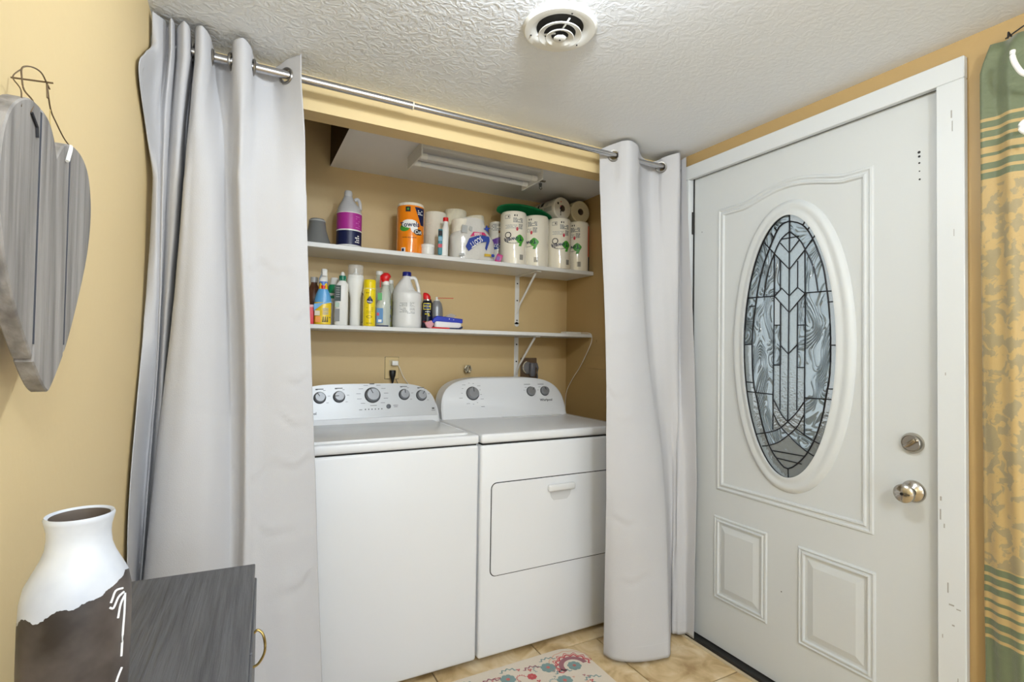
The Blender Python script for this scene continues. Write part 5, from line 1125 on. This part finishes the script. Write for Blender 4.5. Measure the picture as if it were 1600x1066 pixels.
VS = .74
vs_ = thing('vase', 'tall white-necked vase with a dark brown body and white drips on the black cabinet', 'vase', (-.134, .655, cz))
vm = mat('painted_vase', rgb(226, 228, 232), .5)
n = vm.node_tree.nodes; l = vm.node_tree.links; p = n['Principled BSDF']
t = n.new('ShaderNodeTexCoord'); sp = n.new('ShaderNodeSeparateXYZ'); l.new(t.outputs['Object'], sp.inputs[0])
nz_ = n.new('ShaderNodeTexNoise'); nz_.inputs['Scale'].default_value = 34; nz_.inputs['Detail'].default_value = 5; l.new(t.outputs['Object'], nz_.inputs['Vector'])
def math_(op, a_, b_):
    q_ = n.new('ShaderNodeMath'); q_.operation = op
    for i_, v_ in enumerate((a_, b_)):
        if hasattr(v_, 'is_linked') or hasattr(v_, 'links'): l.new(v_, q_.inputs[i_])
        else: q_.inputs[i_].default_value = v_
    return q_.outputs[0]
zx = math_('ADD', sp.outputs['Z'], math_('MULTIPLY', sp.outputs['X'], -.30)); zn = math_('ADD', zx, math_('MULTIPLY', nz_.outputs[0], .030))
ms = math_('GREATER_THAN', zn, .2200)
n2 = n.new('ShaderNodeTexNoise'); n2.inputs['Scale'].default_value = 14; n2.inputs['Detail'].default_value = 4; l.new(t.outputs['Object'], n2.inputs['Vector'])
rp = n.new('ShaderNodeValToRGB'); rp.color_ramp.elements[0].color = (*rgb(40, 34, 32), 1); rp.color_ramp.elements[1].color = (*rgb(104, 96, 92), 1); rp.color_ramp.elements[0].position = .38; rp.color_ramp.elements[1].position = .78
l.new(n2.outputs[0], rp.inputs[0])
rw = n.new('ShaderNodeValToRGB'); rw.color_ramp.elements[0].color = (*rgb(176, 182, 194), 1); rw.color_ramp.elements[1].color = (*rgb(204, 208, 214), 1); rw.color_ramp.elements[0].position = .35; rw.color_ramp.elements[1].position = .65
l.new(n2.outputs[0], rw.inputs[0])
mx = n.new('ShaderNodeMix'); mx.data_type = 'RGBA'; l.new(ms, mx.inputs[0]); l.new(rp.outputs[0], mx.inputs[6]); l.new(rw.outputs[0], mx.inputs[7]); l.new(mx.outputs[2], p.inputs['Base Color'])
bp = n.new('ShaderNodeBump'); bp.inputs['Strength'].default_value = .3; bp.inputs['Distance'].default_value = .002; l.new(n2.outputs[0], bp.inputs['Height']); l.new(bp.outputs[0], p.inputs['Normal'])
vp = [(0, 0), (.040, 0), (.046, .004), (.054, .04), (.0575, .10), (.0590, .15), (.0590, .190), (.0580, .212), (.0545, .226), (.047, .238), (.040, .249), (.0355, .259), (.0340, .270), (.0345, .278), (.0372, .287), (.0380, .290), (.0365, .2925), (.0335, .291), (.0305, .286)]
vp = [(r_*VS, z_*.965) for r_, z_ in vp]
MB().lathe(vp, 64).obj('body', vm, vs_, ang=80)
MB().lathe([(r_*VS, z_*.965) for r_, z_ in [(.0325, .2905), (.0300, .286), (.029, .26), (.034, .235), (.048, .20), (.050, .05), (0, .012)]], 48).obj('inside', pmat('vase_inside', 84, 74, 66, .7), vs_)
WP = mat('white_drip_paint', rgb(236, 238, 242), .35)
mb = MB()
def vr_(z):
    for (r0, z0), (r1, z1) in zip(vp[1:14], vp[2:15]):
        if z0 <= z <= z1: return r0+(r1-r0)*(z-z0)/(z1-z0+1e-9)
    return .05
def vpt(a_, z): r_ = vr_(z)+.0006; return (r_*cos(a_), r_*sin(a_), z)
AR = radians(-31)
for pts_ in ([(.10, .196), (-.10, .197), (-.22, .188)], [(.12, .192), (-.04, .190), (-.16, .182), (-.24, .184)], [(.14, .188), (.02, .182), (-.05, .170)], [(.16, .19), (.10, .15), (.08, .13)], [(.12, .118), (.02, .112), (-.05, .105)], [(.16, .085), (.05, .070), (-.04, .055), (-.12, .050)], [(.16, .075), (.04, .060), (-.10, .060)], [(.14, .05), (.05, .04), (-.02, .046)]):
    mb.tube([vpt(AR+a_, z+.012) for a_, z, _ in [tuple(v) for v in spline([(a_, z, 0) for a_, z in pts_], 4)]], .0010, 6)
mb.obj('white_drips', WP, vs_)

# ================================================================== RIGHT: GREEN AND GOLD DRAPE
m = bpy.data.materials.new('green_gold_drape'); m.use_nodes = True; n = m.node_tree.nodes; l = m.node_tree.links; p = n['Principled BSDF']; p.inputs['Roughness'].default_value = .55
p.inputs['Sheen Weight'].default_value = .3
t = n.new('ShaderNodeTexCoord'); sp = n.new('ShaderNodeSeparateXYZ'); l.new(t.outputs['Object'], sp.inputs[0])
rp = n.new('ShaderNodeValToRGB'); rp.color_ramp.interpolation = 'CONSTANT'
mr = n.new('ShaderNodeMapRange'); mr.inputs[1].default_value = 0; mr.inputs[2].default_value = 2.2; l.new(sp.outputs['Z'], mr.inputs[0]); l.new(mr.outputs[0], rp.inputs[0])
GR, GO = (*rgb(98, 108, 80), 1), (*rgb(176, 150, 98), 1)
stops = [(0, GR)]
for k in range(7): stops += [(.500+.0275*k, GO), (.500+.0275*k+.0135, GR)]
stops[-1] = (.500+.0275*6+.0135, GR); stops.append((.69, GO))
st2 = []
for k in range(6): st2 += [(1.722+.0285*k, GR), (1.722+.0285*k+.0145, GO)]
stops += st2+[(1.888, GR)]
el = rp.color_ramp.elements
while len(el) > 1: el.remove(el[-1])
el[0].position = 0; el[0].color = GR
for z_, c_ in stops[1:]: e_ = el.new(z_/2.2); e_.color = c_
v1 = n.new('ShaderNodeTexNoise'); v1.inputs['Scale'].default_value = 32; v1.inputs['Detail'].default_value = 4; v1.inputs['Distortion'].default_value = .6; l.new(t.outputs['Object'], v1.inputs['Vector'])
fr = n.new('ShaderNodeValToRGB'); fr.color_ramp.elements[0].position = .50; fr.color_ramp.elements[1].position = .53; l.new(v1.outputs[0], fr.inputs[0])
inr = math_
def math2(op, a_, b_):
    q_ = n.new('ShaderNodeMath'); q_.operation = op
    for i_, v_ in enumerate((a_, b_)):
        if isinstance(v_, (int, float)): q_.inputs[i_].default_value = v_
        else: l.new(v_, q_.inputs[i_])
    return q_.outputs[0]
mk_ = math2('MULTIPLY', math2('MULTIPLY', math2('GREATER_THAN', sp.outputs['Z'], .70), math2('LESS_THAN', sp.outputs['Z'], 1.71)), fr.outputs[0])
mx = n.new('ShaderNodeMix'); mx.data_type = 'RGBA'; l.new(math2('MULTIPLY', mk_, .75), mx.inputs[0]); l.new(rp.outputs[0], mx.inputs[6]); mx.inputs[7].default_value = (*rgb(134, 126, 98), 1); l.new(mx.outputs[2], p.inputs['Base Color'])
bp = n.new('ShaderNodeBump'); bp.inputs['Strength'].default_value = .5; bp.inputs['Distance'].default_value = .006; l.new(v1.outputs[0], bp.inputs['Height']); l.new(bp.outputs[0], p.inputs['Normal'])
dp = thing('drape', 'green and gold striped drape with floral panel beside the door', 'drape', (1.765, .50, 0), 0)
def dg(u, v):
    z = .02+(2.085-.02)*v; y_ = .122-.30*u
    if v > .97: y_ -= .02*(v-.97)/.03*(1-u)
    wv = .010*sin(u*19+.8*sin(v*3))+.006*sin(u*37+v*4); wv *= (.6+.6*(1-v))
    y_ += .010*sin(v*2.6)*(1-u)*1.0-.03*(1-v)*0
    return Vector((-.004+wv+.004*noise.noise(Vector((u*6, v*14, 2))), y_+.004*noise.noise(Vector((1, v*9, 5))), z))
ob = MB().grid(dg, 60, 90).obj('cloth', m, dp, ang=180); so = ob.modifiers.new('s', 'SOLIDIFY'); so.thickness = .002
MB().tube([(.034, .075, 2.10), (.0, .072, 2.102), (-.004, .072, 2.085)], .002, 8).obj('nail', INKD, dp)
MB().tube(spline([(.005, .080, 2.09), (.008, .02, 2.115), (.008, -.05, 2.128), (.005, -.16, 2.13)], 5), .0018, 6).obj('wire', INKD, dp)
hk = thing('coat_hook', 'white curved hook in front of the green drape top, at the right edge', 'hook', (1.70, .50, 1.95))
MB().tube(spline([(.0, .043, .070), (.0, .043, .052), (-.002, .035, .025), (-.004, .020, -.002), (0, -.01, -.02), (.02, -.05, -.03), (.09, -.08, -.03)], 5), [.0055]+[.006]*40, 12).obj('upper_prong', PLAST, hk)
MB().tube(spline([(-.004, -.005, -.155), (-.004, .017, -.148), (-.004, .027, -.135), (-.002, .022, -.120), (.01, -.005, -.115), (.05, -.06, -.10), (.09, -.08, -.07)], 5), .0062, 12).obj('lower_prong', PLAST, hk)
MB().box(.085, .099, -.11, -.055, -.12, .02, bev=.004).obj('mount', PLAST, hk)

# ================================================================== RUG
rg = thing('floor_mat', 'cream floor mat with a red and teal floral pattern in front of the machines', 'mat', (.75, 1.55, 0), 0)
def rp_(x0, x1, y0, y1, r_): return rrect(x0, x1, y0, y1, r_, 8)
Mz = Matrix(((1, 0, 0, 0), (0, 0, 1, 0), (0, 1, 0, 0), (0, 0, 0, 1)))
out = rrect(.30-.75, 1.292-.75, 1.25-1.55, 1.826-1.55, .095, 8)
MB().prism(out, .0005, .007, bev=.002, M=Mz).obj('mat_body', mat('cream_mat', rgb(214, 202, 186), .9, bump=(300, .2, 2)), rg, smooth=False)
def petals(mb, x, y_, r_, n_, mi, w_=.38, z=.0074):
    for k in range(n_):
        a_ = 2*pi*k/n_+.3; t = bmesh.new()
        P = []
        for j in range(10):
            b_ = 2*pi*j/10; u_, v_ = r_*.55+r_*.42*cos(b_), r_*w_*sin(b_)
            P.append(t.verts.new((x+u_*cos(a_)-v_*sin(a_), y_+u_*sin(a_)+v_*cos(a_), z+.00012*k+.0003)))
        t.faces.new(P); mb._add(t, mi)
    t = bmesh.new(); t.faces.new([t.verts.new((x+r_*.24*cos(2*pi*j/12), y_+r_*.24*sin(2*pi*j/12), z+.0016)) for j in range(12)]); mb._add(t, 4)
def arc(mb, x, y_, r_, a0_, a1_, w_, mi, wig=0, z=.0073):
    t = bmesh.new(); n_ = 36; pr_ = None
    for j in range(n_+1):
        a_ = a0_+(a1_-a0_)*j/n_; rr_ = r_+wig*sin(a_*14)
        q_ = (t.verts.new((x+(rr_-w_)*cos(a_), y_+(rr_-w_)*sin(a_), z)), t.verts.new((x+(rr_+w_)*cos(a_), y_+(rr_+w_)*sin(a_), z)))
        if pr_: t.faces.new((pr_[0], q_[0], q_[1], pr_[1]))
        pr_ = q_
    mb._add(t, mi)
mb = MB()
for (x, y_) in [(1.205-.75, 1.70-1.55), (1.205-.75, 1.36-1.55), (.40-.75, 1.70-1.55), (.40-.75, 1.36-1.55)]:
    petals(mb, x, y_, .030, 8, 1)
    arc(mb, x, y_, .052, 0, pi*1.1, .010, 3); arc(mb, x, y_, .070, -.2, pi*1.1, .0042, 0, .006); arc(mb, x, y_, .080, 0, pi, .0022, 0, .008); arc(mb, x, y_, .100, .2, pi*.95, .0022, 2, .002)
for k, (x, y_) in enumerate([(1.105, 1.735), (1.02, 1.715), (.93, 1.74), (.84, 1.715), (.75, 1.74), (.66, 1.72), (1.12, 1.64), (1.0, 1.60), (.88, 1.63), (.76, 1.60), (1.20, 1.56), (1.08, 1.5), (.95, 1.5), (.82, 1.52)]):
    petals(mb, x-.75, y_-1.55, .032 if k % 2 == 0 else .02, 8, 1 if k % 2 == 0 else 0)
    arc(mb, x-.75+.02, y_-1.55+.012, .045, .6, 2.3, .0035, 3 if k % 2 else 1, .004); arc(mb, x-.75-.04, y_-1.55+.01, .018, 0, 4, .002, 0 if k % 3 else 1, .003)
rn = random.Random(5)
for k in range(150):
    x, y_ = rn.uniform(.35, 1.24), rn.uniform(1.30, 1.785); a_ = rn.uniform(0, 3); petals(mb, x-.75, y_-1.55, rn.uniform(.006, .010), 3, rn.choice([0, 1, 2, 3]))
mb.obj('floral_pattern', [pmat('mat_red', 190, 86, 88, .9), pmat('mat_teal', 124, 148, 146, .9), pmat('mat_peach', 208, 168, 144, .9), pmat('mat_mauve', 150, 100, 108, .9), pmat('mat_rose', 196, 110, 104, .9)], rg, smooth=False, kind=None)
for o in bpy.data.objects:
    if o.type == 'MESH' and not o.data.materials: print('NOMAT', o.name)
